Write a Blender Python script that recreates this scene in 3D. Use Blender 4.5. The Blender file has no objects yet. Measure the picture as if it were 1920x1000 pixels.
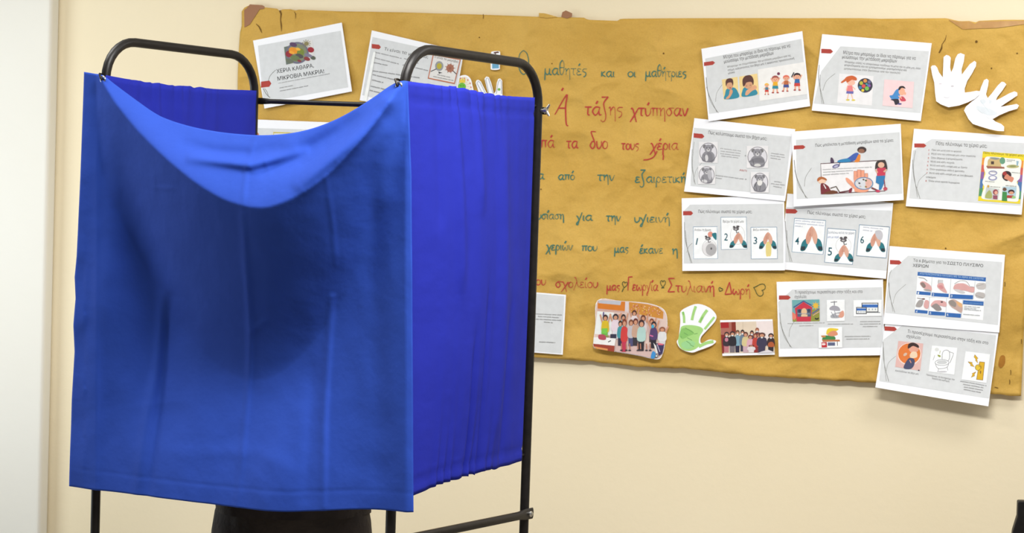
import bpy, bmesh, math, random
from mathutils import Vector, Matrix, noise
from mathutils.geometry import tessellate_polygon
random.seed(7)
SC = bpy.context.scene
COL = SC.collection

# ------------------------------------------------------------------ camera, light, exposure
FPX, YAW, ROLL, EYE = 3400.0, math.radians(16.5), 0.033, 1.55
PITCH = math.atan(140.0 / FPX)
CAM = Vector((0.0, -5.08, EYE))
_f = Vector((-math.sin(YAW) * math.cos(PITCH), math.cos(YAW) * math.cos(PITCH), -math.sin(PITCH)))
_R = Vector((math.cos(YAW), math.sin(YAW), 0.0))
_U = _R.cross(_f)
_r = _R * math.cos(ROLL) + _U * math.sin(ROLL)
_u = _U * math.cos(ROLL) - _R * math.sin(ROLL)
cam_d = bpy.data.cameras.new('camera')
cam = bpy.data.objects.new('camera', cam_d); COL.objects.link(cam)
cam_d.sensor_width = 36.0; cam_d.lens = FPX / 1920 * 36.0
cam_d.clip_start = 0.05; cam_d.clip_end = 100
cam_d.dof.use_dof = True; cam_d.dof.focus_distance = 3.75; cam_d.dof.aperture_fstop = 15.0
m3 = Matrix((_r, _u, -_f)).transposed()
cam.matrix_world = Matrix.Translation(CAM) @ m3.to_4x4()
SC.camera = cam

vs = SC.view_settings
vs.view_transform = 'Standard'; vs.look = 'None'; vs.gamma = 1.0; vs.use_curve_mapping = False
vs.exposure = -0.2
SC.cycles.use_denoising = True

W = bpy.data.worlds.new('room_light'); SC.world = W; W.use_nodes = True
W.node_tree.nodes['Background'].inputs[0].default_value = (1.0, 0.97, 0.92, 1)
W.node_tree.nodes['Background'].inputs[1].default_value = 0.11

def area(name, loc, target, sx, sy, power, color):
    d = bpy.data.lights.new(name, 'AREA'); d.shape = 'RECTANGLE'; d.size = sx; d.size_y = sy
    d.energy = power; d.color = color
    o = bpy.data.objects.new(name, d); COL.objects.link(o)
    o.location = loc
    o.rotation_euler = (Vector(target) - Vector(loc)).to_track_quat('-Z', 'Y').to_euler()
    return o
LAMPS = [(-0.45, -2.55, 118), (0.6, -1.0, 30), (-2.8, -1.7, 34)]
for lx, ly, pw in LAMPS:
    area('ceiling_lamp_light', (lx, ly, 2.93), (lx, ly, 0), 1.3, 0.5, pw, (1.0, 0.985, 0.955))
area('window_and_fill_light', (-4.3, -1.5, 1.35), (-1.5, -0.75, 1.2), 1.2, 1.4, 36, (0.88, 0.96, 1.0))
area('window_and_fill_light', (3.1, -2.6, 1.4), (-1.0, -0.9, 1.2), 1.4, 1.4, 8, (1.0, 0.99, 0.97))  # added fill from the right; no window is known on this side

# ------------------------------------------------------------------ geometry of the view: pixel -> plane
def ray(px, py):
    return (_f + _r * ((px - 960) / FPX) + _u * ((500 - py) / FPX))
def on_plane(px, py, p0, n):
    d = ray(px, py); t = (p0 - CAM).dot(n) / d.dot(n)
    return CAM + d * t
def on_wall(px, py, off=0.0):
    p = on_plane(px, py, Vector((0, -off, 0)), Vector((0, 1, 0)))
    return p.x, p.z
def at_depth(px, py, Z):
    return CAM + ray(px, py) * Z

# ------------------------------------------------------------------ materials
def srgb(r, g, b):
    def l(c):
        c /= 255.0
        return c / 12.92 if c <= 0.04045 else ((c + 0.055) / 1.055) ** 2.4
    return (l(r), l(g), l(b), 1.0)
def base_mat(name, col, rough=0.6, **kw):
    m = bpy.data.materials.new(name); m.use_nodes = True
    b = m.node_tree.nodes['Principled BSDF']
    b.inputs['Base Color'].default_value = col
    b.inputs['Roughness'].default_value = rough
    b.inputs['Metallic'].default_value = kw.get('metal', 0.0)
    b.inputs['Specular IOR Level'].default_value = kw.get('spec', 0.3)
    return m
def mottled(name, c1, c2, scale, rough=0.7, bump=0.0, bscale=None, detail=6, spec=0.3, bdist=0.01):
    m = base_mat(name, c1, rough, spec=spec); nt = m.node_tree; N = nt.nodes; L = nt.links
    b = N['Principled BSDF']
    tc = N.new('ShaderNodeTexCoord')
    n = N.new('ShaderNodeTexNoise'); n.inputs['Scale'].default_value = scale; n.inputs['Detail'].default_value = detail
    L.new(tc.outputs['Object'], n.inputs['Vector'])
    r = N.new('ShaderNodeValToRGB'); r.color_ramp.elements[0].color = c1; r.color_ramp.elements[1].color = c2
    r.color_ramp.elements[0].position = 0.32; r.color_ramp.elements[1].position = 0.7
    L.new(n.outputs['Fac'], r.inputs['Fac']); L.new(r.outputs['Color'], b.inputs['Base Color'])
    if bump:
        n2 = N.new('ShaderNodeTexNoise'); n2.inputs['Scale'].default_value = bscale or scale * 4; n2.inputs['Detail'].default_value = 8
        L.new(tc.outputs['Object'], n2.inputs['Vector'])
        bp = N.new('ShaderNodeBump'); bp.inputs['Strength'].default_value = bump; bp.inputs['Distance'].default_value = bdist
        L.new(n2.outputs['Fac'], bp.inputs['Height']); L.new(bp.outputs['Normal'], b.inputs['Normal'])
    return m
_inks = {}
def ink(c):
    c = tuple(int(min(255, max(0, v)) // 4 * 4) for v in c)
    if c not in _inks:
        a = srgb(*c)
        _inks[c] = mottled('print_%02x%02x%02x' % c, a, tuple(min(1, v * 0.93) for v in a[:3]) + (1,), 60, 0.65)
    return _inks[c]

M = {}
M['wall'] = mottled('cream_wall_paint', srgb(240, 228, 199), srgb(236, 223, 192), 1.3, 0.75, 0.10, 55, bdist=0.006)
M['pilaster'] = mottled('white_wall_paint', srgb(236, 235, 228), srgb(231, 229, 220), 1.1, 0.7, 0.08, 45, bdist=0.006)
M['floor'] = mottled('terrazzo_floor', srgb(170, 160, 145), srgb(140, 130, 118), 40, 0.4)
M['ceiling'] = mottled('ceiling_paint', srgb(240, 238, 230), srgb(234, 231, 222), 2, 0.8)
M['black'] = mottled('black_painted_steel', srgb(17, 15, 15), srgb(27, 24, 24), 60, 0.42, 0.05, 200, spec=0.35, bdist=0.002)
M['steel'] = base_mat('zinc_steel', srgb(190, 190, 188), 0.3, metal=1.0)
M['wire'] = base_mat('dark_wire', srgb(60, 55, 50), 0.4, metal=0.8)
M['tape'] = base_mat('brown_packing_tape', srgb(160, 115, 85), 0.28, spec=0.6)
M['tear'] = base_mat('torn_kraft_edge', srgb(110, 80, 35), 0.9)
M['staple'] = base_mat('staple_wire', srgb(120, 90, 50), 0.5, metal=0.4)
M['cloth_black'] = mottled('black_cotton', srgb(56, 50, 48), srgb(38, 34, 33), 12, 0.85, 0.6, 11, bdist=0.03)
M['skin'] = mottled('skin', srgb(215, 165, 138), srgb(205, 150, 125), 20, 0.55)
M['hair'] = mottled('dark_hair', srgb(50, 36, 28), srgb(34, 24, 19), 90, 0.5)
M['paper'] = mottled('white_paper', srgb(246, 249, 255), srgb(243, 246, 254), 8, 0.6)
M['chair_black'] = mottled('black_vinyl', srgb(16, 15, 15), srgb(26, 24, 24), 80, 0.5, 0.2, 150, bdist=0.002)
M['lamp_white'] = base_mat('lamp_housing', srgb(235, 235, 232), 0.5)

def fabric(name, c1, c2, trans, weave=1400):
    m = bpy.data.materials.new(name); m.use_nodes = True; nt = m.node_tree; N = nt.nodes; L = nt.links
    b = N['Principled BSDF']; out = N['Material Output']
    b.inputs['Roughness'].default_value = 0.85; b.inputs['Specular IOR Level'].default_value = 0.15
    b.inputs['Sheen Weight'].default_value = 0.0; b.inputs['Sheen Tint'].default_value = (0.5, 0.6, 1, 1)
    tc = N.new('ShaderNodeTexCoord')
    n = N.new('ShaderNodeTexNoise'); n.inputs['Scale'].default_value = 5; n.inputs['Detail'].default_value = 9
    L.new(tc.outputs['Object'], n.inputs['Vector'])
    r = N.new('ShaderNodeValToRGB'); r.color_ramp.elements[0].color = c1; r.color_ramp.elements[1].color = c2
    L.new(n.outputs['Fac'], r.inputs['Fac']); L.new(r.outputs['Color'], b.inputs['Base Color'])
    n2 = N.new('ShaderNodeTexNoise'); n2.inputs['Scale'].default_value = weave / 3; n2.inputs['Detail'].default_value = 2
    L.new(tc.outputs['Object'], n2.inputs['Vector'])
    n3 = N.new('ShaderNodeTexNoise'); n3.inputs['Scale'].default_value = 9; n3.inputs['Detail'].default_value = 4
    L.new(tc.outputs['Object'], n3.inputs['Vector'])
    b1 = N.new('ShaderNodeBump'); b1.inputs['Strength'].default_value = 0.25; b1.inputs['Distance'].default_value = 0.02
    L.new(n3.outputs['Fac'], b1.inputs['Height'])
    bp = N.new('ShaderNodeBump'); bp.inputs['Strength'].default_value = 0.12; bp.inputs['Distance'].default_value = 0.001
    L.new(n2.outputs['Fac'], bp.inputs['Height']); L.new(b1.outputs['Normal'], bp.inputs['Normal'])
    L.new(bp.outputs['Normal'], b.inputs['Normal'])
    t = N.new('ShaderNodeBsdfTranslucent'); L.new(r.outputs['Color'], t.inputs['Color'])
    mx = N.new('ShaderNodeMixShader'); mx.inputs[0].default_value = trans
    L.new(b.outputs[0], mx.inputs[1]); L.new(t.outputs[0], mx.inputs[2]); L.new(mx.outputs[0], out.inputs['Surface'])
    return m
M['front_cloth'] = fabric('blue_cotton', (0.026, 0.078, 0.46, 1), (0.033, 0.092, 0.53, 1), 0.12)
M['side_cloth'] = fabric('violet_blue_cotton', (0.016, 0.024, 0.32, 1), (0.020, 0.030, 0.38, 1), 0.04)

def kraft_mat():
    m = base_mat('kraft_paper', srgb(214, 170, 84), 0.62, spec=0.25); nt = m.node_tree; N = nt.nodes; L = nt.links
    b = N['Principled BSDF']; tc = N.new('ShaderNodeTexCoord')
    n = N.new('ShaderNodeTexNoise'); n.inputs['Scale'].default_value = 3.2; n.inputs['Detail'].default_value = 8
    n.inputs['Roughness'].default_value = 0.6
    L.new(tc.outputs['Object'], n.inputs['Vector'])
    r = N.new('ShaderNodeValToRGB'); e = r.color_ramp.elements
    e[0].color = srgb(203, 160, 70); e[0].position = 0.25; e[1].color = srgb(221, 181, 93); e[1].position = 0.75
    L.new(n.outputs['Fac'], r.inputs['Fac'])
    f = N.new('ShaderNodeTexNoise'); f.inputs['Scale'].default_value = 260; f.inputs['Detail'].default_value = 3
    L.new(tc.outputs['Object'], f.inputs['Vector'])
    mx = N.new('ShaderNodeMixRGB'); mx.blend_type = 'MULTIPLY'; mx.inputs[0].default_value = 0.18
    L.new(r.outputs['Color'], mx.inputs[1]); L.new(f.outputs['Fac'], mx.inputs[2]); L.new(mx.outputs[0], b.inputs['Base Color'])
    # crumple: ridged voronoi facets + noise
    w = N.new('ShaderNodeTexNoise'); w.inputs['Scale'].default_value = 4; w.inputs['Detail'].default_value = 3
    L.new(tc.outputs['Object'], w.inputs['Vector'])
    va = N.new('ShaderNodeVectorMath'); va.operation = 'SCALE'; va.inputs['Scale'].default_value = 0.25
    L.new(w.outputs['Color'], va.inputs[0])
    vb = N.new('ShaderNodeVectorMath'); vb.operation = 'ADD'
    L.new(tc.outputs['Object'], vb.inputs[0]); L.new(va.outputs[0], vb.inputs[1])
    v = N.new('ShaderNodeTexVoronoi'); v.inputs['Scale'].default_value = 7.0; v.feature = 'SMOOTH_F1'
    v.inputs['Smoothness'].default_value = 0.25
    L.new(vb.outputs[0], v.inputs['Vector'])
    bp = N.new('ShaderNodeBump'); bp.inputs['Strength'].default_value = 0.8; bp.inputs['Distance'].default_value = 0.03
    L.new(v.outputs['Distance'], bp.inputs['Height'])
    n4 = N.new('ShaderNodeTexNoise'); n4.inputs['Scale'].default_value = 22; n4.inputs['Detail'].default_value = 6
    L.new(tc.outputs['Object'], n4.inputs['Vector'])
    bp2 = N.new('ShaderNodeBump'); bp2.inputs['Strength'].default_value = 0.42; bp2.inputs['Distance'].default_value = 0.012
    L.new(n4.outputs['Fac'], bp2.inputs['Height']); L.new(bp.outputs['Normal'], bp2.inputs['Normal'])
    L.new(bp2.outputs['Normal'], b.inputs['Normal'])
    return m
M['kraft'] = kraft_mat()

# ------------------------------------------------------------------ mesh helpers
def tag(o, label=None, cat=None, group=None, kind=None):
    if label: o['label'] = label
    if cat: o['category'] = cat
    if group: o['group'] = group
    if kind: o['kind'] = kind
    return o
def empty(name, loc):
    o = bpy.data.objects.new(name, None); COL.objects.link(o); o.location = loc; o.empty_display_size = 0.1
    return o
def origin_of(p):
    o = Vector((0, 0, 0))
    while p is not None:
        o += p.location; p = p.parent
    return o
def mesh_obj(name, verts, faces, mats, parent=None, loc=None, mi=None, smooth=False):
    """verts in world coordinates"""
    base = origin_of(parent); org = Vector(loc) if loc is not None else base
    me = bpy.data.meshes.new(name)
    me.from_pydata([tuple(Vector(v) - org) for v in verts], [], faces)
    for m in (mats if isinstance(mats, (list, tuple)) else [mats]): me.materials.append(m)
    if mi: me.polygons.foreach_set('material_index', mi)
    if smooth: me.polygons.foreach_set('use_smooth', [True] * len(me.polygons))
    me.update()
    o = bpy.data.objects.new(name, me); COL.objects.link(o)
    if parent is not None: o.parent = parent
    o.location = org - base if parent is not None else org
    return o
class MB:
    def __init__(s): s.v = []; s.f = []
    def add(s, vs_, fs):
        k = len(s.v); s.v += [Vector(p) for p in vs_]; s.f += [tuple(i + k for i in f) for f in fs]
    def box(s, a, b):
        (x0, y0, z0), (x1, y1, z1) = a, b
        s.add([(x0, y0, z0), (x1, y0, z0), (x1, y1, z0), (x0, y1, z0), (x0, y0, z1), (x1, y0, z1), (x1, y1, z1), (x0, y1, z1)],
              [(3, 2, 1, 0), (4, 5, 6, 7), (0, 1, 5, 4), (1, 2, 6, 5), (2, 3, 7, 6), (3, 0, 4, 7)])
    def tube(s, pts, r, seg=14, cap=True, flat=None):
        pts = [Vector(p) for p in pts]; n = len(pts)
        rr = r if isinstance(r, (list, tuple)) else [r] * n
        t = (pts[1] - pts[0]).normalized()
        a = t.orthogonal().normalized()
        if abs(t.z) < 0.9: a = Vector((0, 0, 1)) - t * t.z; a.normalize()
        k = len(s.v)
        for i, p in enumerate(pts):
            if i == 0: t = (pts[1] - p)
            elif i == n - 1: t = (p - pts[i - 1])
            else: t = (pts[i + 1] - p).normalized() + (p - pts[i - 1]).normalized()
            t.normalize(); a = (a - t * a.dot(t)).normalized(); b = t.cross(a)
            fa, fb = (1, 1) if flat is None else flat[i]
            for j in range(seg):
                w = 2 * math.pi * j / seg
                s.v.append(p + a * (math.cos(w) * rr[i] * fa) + b * (math.sin(w) * rr[i] * fb))
        for i in range(n - 1):
            for j in range(seg):
                j2 = (j + 1) % seg
                s.f.append((k + i * seg + j, k + i * seg + j2, k + (i + 1) * seg + j2, k + (i + 1) * seg + j))
        if cap:
            s.f.append(tuple(k + j for j in reversed(range(seg))))
            s.f.append(tuple(k + (n - 1) * seg + j for j in range(seg)))
    def torus(s, c, axis, R, r, n=24, m=10):
        axis = Vector(axis).normalized(); a = axis.orthogonal().normalized(); b = axis.cross(a); k = len(s.v); c = Vector(c)
        for i in range(n):
            w = 2 * math.pi * i / n; d = a * math.cos(w) + b * math.sin(w)
            for j in range(m):
                q = 2 * math.pi * j / m
                s.v.append(c + d * (R + r * math.cos(q)) + axis * (r * math.sin(q)))
        for i in range(n):
            for j in range(m):
                s.f.append((k + i * m + j, k + ((i + 1) % n) * m + j, k + ((i + 1) % n) * m + (j + 1) % m, k + i * m + (j + 1) % m))
    def lathe(s, c, axis, prof, seg=20):
        axis = Vector(axis).normalized(); c = Vector(c)
        s.tube([c + axis * h for h, r in prof], [max(r, 1e-5) for h, r in prof], seg)
    def build(s, name, mat, parent=None, smooth=True, loc=None):
        o = mesh_obj(name, s.v, s.f, mat, parent, loc, smooth=smooth)
        if smooth:
            try: o.data.set_sharp_from_angle(angle=math.radians(40))
            except Exception: pass
        return o
def bevel(o, w, seg=2):
    b = o.modifiers.new('bevel', 'BEVEL'); b.width = w; b.segments = seg; b.limit_method = 'ANGLE'
    return o
def catmull(pts, n=6, closed=False):
    P = [Vector((p[0], p[1])) for p in pts]; out = []; N_ = len(P)
    rng = range(N_) if closed else range(N_ - 1)
    for i in rng:
        if closed: a, b, c, d = P[i - 1], P[i], P[(i + 1) % N_], P[(i + 2) % N_]
        else: a, b, c, d = P[max(i - 1, 0)], P[i], P[i + 1], P[min(i + 2, N_ - 1)]
        for k in range(n):
            t = k / n
            out.append(0.5 * ((2 * b) + (c - a) * t + (2 * a - 5 * b + 4 * c - d) * t * t + (3 * b - a - 3 * c + d) * t ** 3))
    if not closed: out.append(P[-1])
    return [(p.x, p.y) for p in out]
def interp(tab, x):
    if x <= tab[0][0]: return tab[0][1]
    for (x0, y0), (x1, y1) in zip(tab, tab[1:]):
        if x <= x1: return y0 + (y1 - y0) * (x - x0) / (x1 - x0)
    return tab[-1][1]
def sstep(a, b, x):
    t = min(1, max(0, (x - a) / (b - a))); return t * t * (3 - 2 * t)

# ------------------------------------------------------------------ the room
def structure(name, mb, mat):
    o = mb.build(name, mat, smooth=False); o['kind'] = 'structure'; return o
b = MB(); b.box((-4.6, 0.0, 0.0), (3.2, 0.2, 3.0)); structure('wall_back', b, M['wall'])
b = MB(); b.box((-4.6, -6.2, -0.1), (3.2, 0.2, 0.0)); structure('floor', b, M['floor'])
b = MB(); b.box((-4.6, -6.2, 3.0), (3.2, 0.2, 3.1)); structure('ceiling', b, M['ceiling'])
# projecting pilaster at the left of the picture
xi, _ = on_wall(113, 0)
pr = 0.02
for k in range(40):
    d = ray(96, 0); xe = CAM.x + d.x * ((-pr - CAM.y) / d.y)
    if xe >= xi: break
    pr += 0.002
xe = xi
b = MB(); b.box((xe - 0.75, -pr, 0.0), (xe, 0.0, 3.0))
o = structure('trim_1', b, M['pilaster']); bevel(o, 0.012, 4); o['label'] = 'white plastered pilaster at the left edge of the wall'
b = MB(); b.box((xe, -0.012, 0.0), (3.2, 0.0, 0.09)); structure('baseboard_back', b, M['floor'])

# ceiling lamps that carry the light
for (lx, ly, pw), wh in zip(LAMPS, ('in the middle of the room', 'near the wall to the right of the kraft poster', 'in front of and left of the voting booth')):
    e = empty('ceiling_lamp', (lx, ly, 3.0))
    tag(e, 'white rectangular ceiling lamp ' + wh, 'lamp', 'ceiling lamps')
    h = MB(); h.box((lx - 0.68, ly - 0.28, 2.945), (lx + 0.68, ly + 0.28, 3.0)); bevel(h.build('housing', M['lamp_white'], e, False), 0.006)

# ------------------------------------------------------------------ kraft poster
def H(x, z):          # gentle billow of the poster (distance from the wall)
    return 0.012 + 0.004 * noise.noise(Vector((x * 2.1, z * 2.4, 3.1))) + BOT(x, z)
_zt = on_wall(1200, 35)[1]; _zb = on_wall(1200, 690)[1]
def BOT(x, z):
    v = sstep(0.5, 1.1, (_zt - z) / (_zt - _zb))
    return v * (0.011 + 0.011 * noise.noise(Vector((x * 2.3 + 4.2, 0.3, 0))))
_cx = [on_wall(1103, 300)[0], on_wall(700, 100)[0], on_wall(1790, 300)[0]]
def crumple(x, z):
    c = 0.0034 * noise.noise(Vector((x * 7, z * 7, 1.7))) + 0.0012 * noise.noise(Vector((x * 15, z * 15, 5.5)))
    for q in _cx: c += 0.002 * math.exp(-((x - q) / 0.012) ** 2)
    return c
top_px = [(456, 22), (462, 14), (470, 11), (495, 14), (523, 17), (527, 21), (533, 18), (550, 18), (556, 21), (562, 19), (640, 22), (760, 24), (900, 28), (1008, 32),
          (1060, 33), (1098, 34), (1104, 38), (1160, 40), (1166, 36), (1300, 35), (1480, 35), (1620, 35), (1650, 36), (1775, 35), (1800, 41), (1822, 40), (1827, 45), (1833, 40), (1880, 38), (1922, 38), (1946, 40)]
bot_px = [(452, 628), (560, 632), (700, 645), (860, 656), (990, 668), (1100, 676), (1200, 687), (1300, 691), (1400, 702), (1470, 707), (1560, 712), (1640, 717), (1720, 722), (1800, 730), (1860, 738), (1900, 741), (1940, 744)]
left_px = [(456, 22), (456, 50), (453, 62), (451, 100), (449, 150), (450, 300), (452, 628)]
tw = [on_wall(*p) for p in top_px]; bw = [on_wall(*p) for p in bot_px]; lw = sorted([(z, x) for x, z in [on_wall(*p) for p in left_px]])
x0 = min(p[0] for p in tw); x1 = tw[-1][0]
NX, NZ = 260, 110
V = []; F = []
for j in range(NZ + 1):
    v = j / NZ
    for i in range(NX + 1):
        u = i / NX
        x = x0 + (x1 - x0) * u
        zt = interp(tw, x); zb = interp(bw, x)
        z = zt + (zb - zt) * v
        xl = interp(lw, z); xx = xl + (x1 - xl) * u
        zt = interp(tw, xx); zb = interp(bw, xx); z = zt + (zb - zt) * v
        edge = 0.003 * noise.noise(Vector((xx * 30, 0, 0))) * (1 if j == NZ else 0)
        V.append((xx, -(H(xx, z) + crumple(xx, z)), z + edge))
for j in range(NZ):
    for i in range(NX):
        a = j * (NX + 1) + i
        F.append((a, a + NX + 1, a + NX + 2, a + 1))
pc = Vector((0.5 * (x0 + x1), -0.012, 0.5 * (_zt + _zb)))
poster = mesh_obj('kraft_paper_poster', V, F, M['kraft'], loc=pc, smooth=True)
sm = poster.modifiers.new('thickness', 'SOLIDIFY'); sm.thickness = 0.0004; sm.offset = -1
tag(poster, 'large creased brown kraft paper poster taped to the cream wall', 'poster')

# ------------------------------------------------------------------ flat printed things
def fine_cut(bm, step=0.0125):
    xs = [v.co.x for v in bm.verts]; zs = [v.co.z for v in bm.verts]
    if not xs: return
    S = 1000.0; xo, zo = math.floor(min(xs) / step) * step, math.floor(min(zs) / step) * step   # cut in millimetres
    lim = ((max(xs) - xo) * S, (max(zs) - zo) * S)
    for v in bm.verts: v.co = ((v.co.x - xo) * S, v.co.y * S, (v.co.z - zo) * S)
    for hi, nrm, ax in ((lim[0], (1, 0, 0), 0), (lim[1], (0, 0, 1), 2)):
        k = 1
        while k * step * S < hi:
            co = [0, 0, 0]; co[ax] = k * step * S
            near = [f for f in bm.faces if min(v.co[ax] for v in f.verts) < co[ax] < max(v.co[ax] for v in f.verts)]
            ed = {e for f in near for e in f.edges}; vt = {v for f in near for v in f.verts}
            bmesh.ops.bisect_plane(bm, geom=list(vt) + list(ed) + near, dist=1e-5, plane_co=co, plane_no=nrm)
            k += 1
    for v in bm.verts: v.co = (v.co.x / S + xo, v.co.y / S, v.co.z / S + zo)
def add_poly(bm, bv, mi=0):
    """fill an outline (concave allowed) of vertices lying in x, z"""
    tris = [tuple(range(3))] if len(bv) == 3 else tessellate_polygon([[Vector((v.co.x * 1000, v.co.z * 1000, 0)) for v in bv]])
    for t in tris:
        if len(set(t)) == 3:
            try: bm.faces.new([bv[i] for i in t]).material_index = mi
            except ValueError: pass
_tx = {}
SAFE = str.maketrans({'π': 'п', 'κ': 'к', 'Κ': 'K'})      # same letter shapes; the built-in font fills the Greek ones wrongly
def font_mesh(s):
    if s not in _tx:
        c = bpy.data.curves.new('t', 'FONT'); c.body = s.translate(SAFE); c.resolution_u = 2; c.offset = 0.008
        o = bpy.data.objects.new('t', c); COL.objects.link(o)
        dg = bpy.context.evaluated_depsgraph_get()
        me = bpy.data.meshes.new_from_object(o.evaluated_get(dg))
        v = [(p.co.x, p.co.y) for p in me.vertices]; f = [tuple(p.vertices) for p in me.polygons]
        bpy.data.objects.remove(o); bpy.data.curves.remove(c); bpy.data.meshes.remove(me)
        lo = min(p[0] for p in v); hi = max(p[0] for p in v)
        _tx[s] = ([(x - lo, y) for x, y in v], f, hi - lo)
    return _tx[s]
def ribbon(pts, w):
    P = [Vector((p[0], p[1])) for p in pts]
    P = [p for i, p in enumerate(P) if i == 0 or (p - P[i - 1]).length > 1e-6]
    if len(P) < 2: return [], []
    v = []; n = len(P)
    ww = w if isinstance(w, (list, tuple)) else [w] * n
    for i, p in enumerate(P):
        t = (P[min(i + 1, n - 1)] - P[max(i - 1, 0)])
        if t.length < 1e-9: t = Vector((1, 0))
        t.normalize(); q = Vector((-t.y, t.x)) * (ww[min(i, len(ww) - 1)] / 2)
        v += [tuple(p + q), tuple(p - q)]
    return v, [(2 * i, 2 * i + 1, 2 * i + 3, 2 * i + 2) for i in range(n - 1)]

class Layer:
    """one printed part: polygons given in crop coordinates of the photograph, laid on the sheet's own surface"""
    def __init__(s, sheet, name, label=None): s.sh = sheet; s.name = name; s.label = label; s.items = []
    def raw(s, v, f, c):
        x0_, y0_, k = s.sh.tr
        s.sh.n += 1
        s.items.append(([(x0_ + x / k, y0_ + y / k) for x, y in v], f, c, s.sh.n)); return s
    def poly(s, pts, c): return s.raw(pts, [tuple(range(len(pts)))], c)
    def blob(s, pts, c, n=5):
        return s.poly(catmull(pts, n, True), c)
    def quad(s, x0_, y0_, x1_, y1_, c): return s.poly([(x0_, y0_), (x1_, y0_), (x1_, y1_), (x0_, y1_)], c)
    def ell(s, cx, cy, rx, ry, c, rot=0.0, n=20):
        ca, sa = math.cos(rot), math.sin(rot)
        return s.poly([(cx + rx * math.cos(t) * ca - ry * math.sin(t) * sa, cy + rx * math.cos(t) * sa + ry * math.sin(t) * ca)
                       for t in [2 * math.pi * i / n for i in range(n)]], c)
    def line(s, pts, w, c, smooth=False):
        if smooth: pts = catmull(pts, 6)
        v, f = ribbon(pts, w); return s.raw(v, f, c) if f else s
    def ring(s, cx, cy, rx, ry, w, c, n=28):
        return s.line([(cx + rx * math.cos(2 * math.pi * i / n), cy + ry * math.sin(2 * math.pi * i / n)) for i in range(n + 1)], w, c)
    def frame(s, pts, w, c): return s.line(list(pts) + [pts[0], pts[1]], w, c)
    def text(s, t, p0, p1, size, c):
        v, f, wd = font_mesh(t)
        d = Vector((p1[0] - p0[0], p1[1] - p0[1])); L = d.length; d.normalize(); up = Vector((d.y, -d.x))
        k = L / wd; c = tuple(v * 0.72 for v in c) if max(c) < 180 else c
        return s.raw([(p0[0] + d.x * x * k + up.x * y * size, p0[1] + d.y * x * k + up.y * y * size) for x, y in v], f, c)
    def scribble(s, p0, p1, h, c, w=None, seed=0):
        """illegible small print: word-long wavy strokes"""
        rnd = random.Random(seed * 77 + int(p0[0] * 3 + p0[1] * 5))
        d = Vector((p1[0] - p0[0], p1[1] - p0[1])); L = d.length; d.normalize(); up = Vector((d.y, -d.x)); x = 0.0
        while x < L:
            wl = min(L - x, rnd.uniform(2.2, 7) * h); n = max(2, int(wl / (h * 0.42)))
            pts = []
            for i in range(n + 1):
                q = x + wl * i / n; a = (h * 0.42 if i % 2 else -h * 0.42) * rnd.uniform(0.5, 1.0)
                pts.append((p0[0] + d.x * q + up.x * a, p0[1] + d.y * q + up.y * a))
            s.line(pts, w or h * 0.36, c); x += wl + h * 0.75
        return s
    def done(s, parent=None):
        cols = sorted({c for _, _, c, _ in s.items})
        bm = bmesh.new(); eps = {}
        lay = bm.faces.layers.int.new('n')
        for v, f, c, n in s.items:
            bv = [bm.verts.new((*[0, 0, 0],)) for _ in v]
            for q, (px, py) in zip(bv, v):
                x, z = on_wall(px, py, s.sh.d0); q.co = (x, n * 1e-3, z)
            for fc in f:
                add_poly(bm, [bv[i] for i in fc], cols.index(c))
        fine_cut(bm)
        for q in bm.verts:
            n = q.co.y / 1e-3
            q.co.y = -(s.sh.surf(q.co.x, q.co.z) + 4e-4 + n * s.sh.dn)
        bm.normal_update()
        for q in bm.faces:
            if q.normal.y > 0: q.normal_flip()
        p = parent or s.sh.o
        org = origin_of(p)
        for q in bm.verts: q.co -= org
        me = bpy.data.meshes.new(s.name); bm.to_mesh(me); bm.free()
        for c in cols: me.materials.append(ink(c))
        o = bpy.data.objects.new(s.name, me); COL.objects.link(o); o.parent = p
        if s.label: o['label'] = s.label
        s.o = o
        return o

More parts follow.
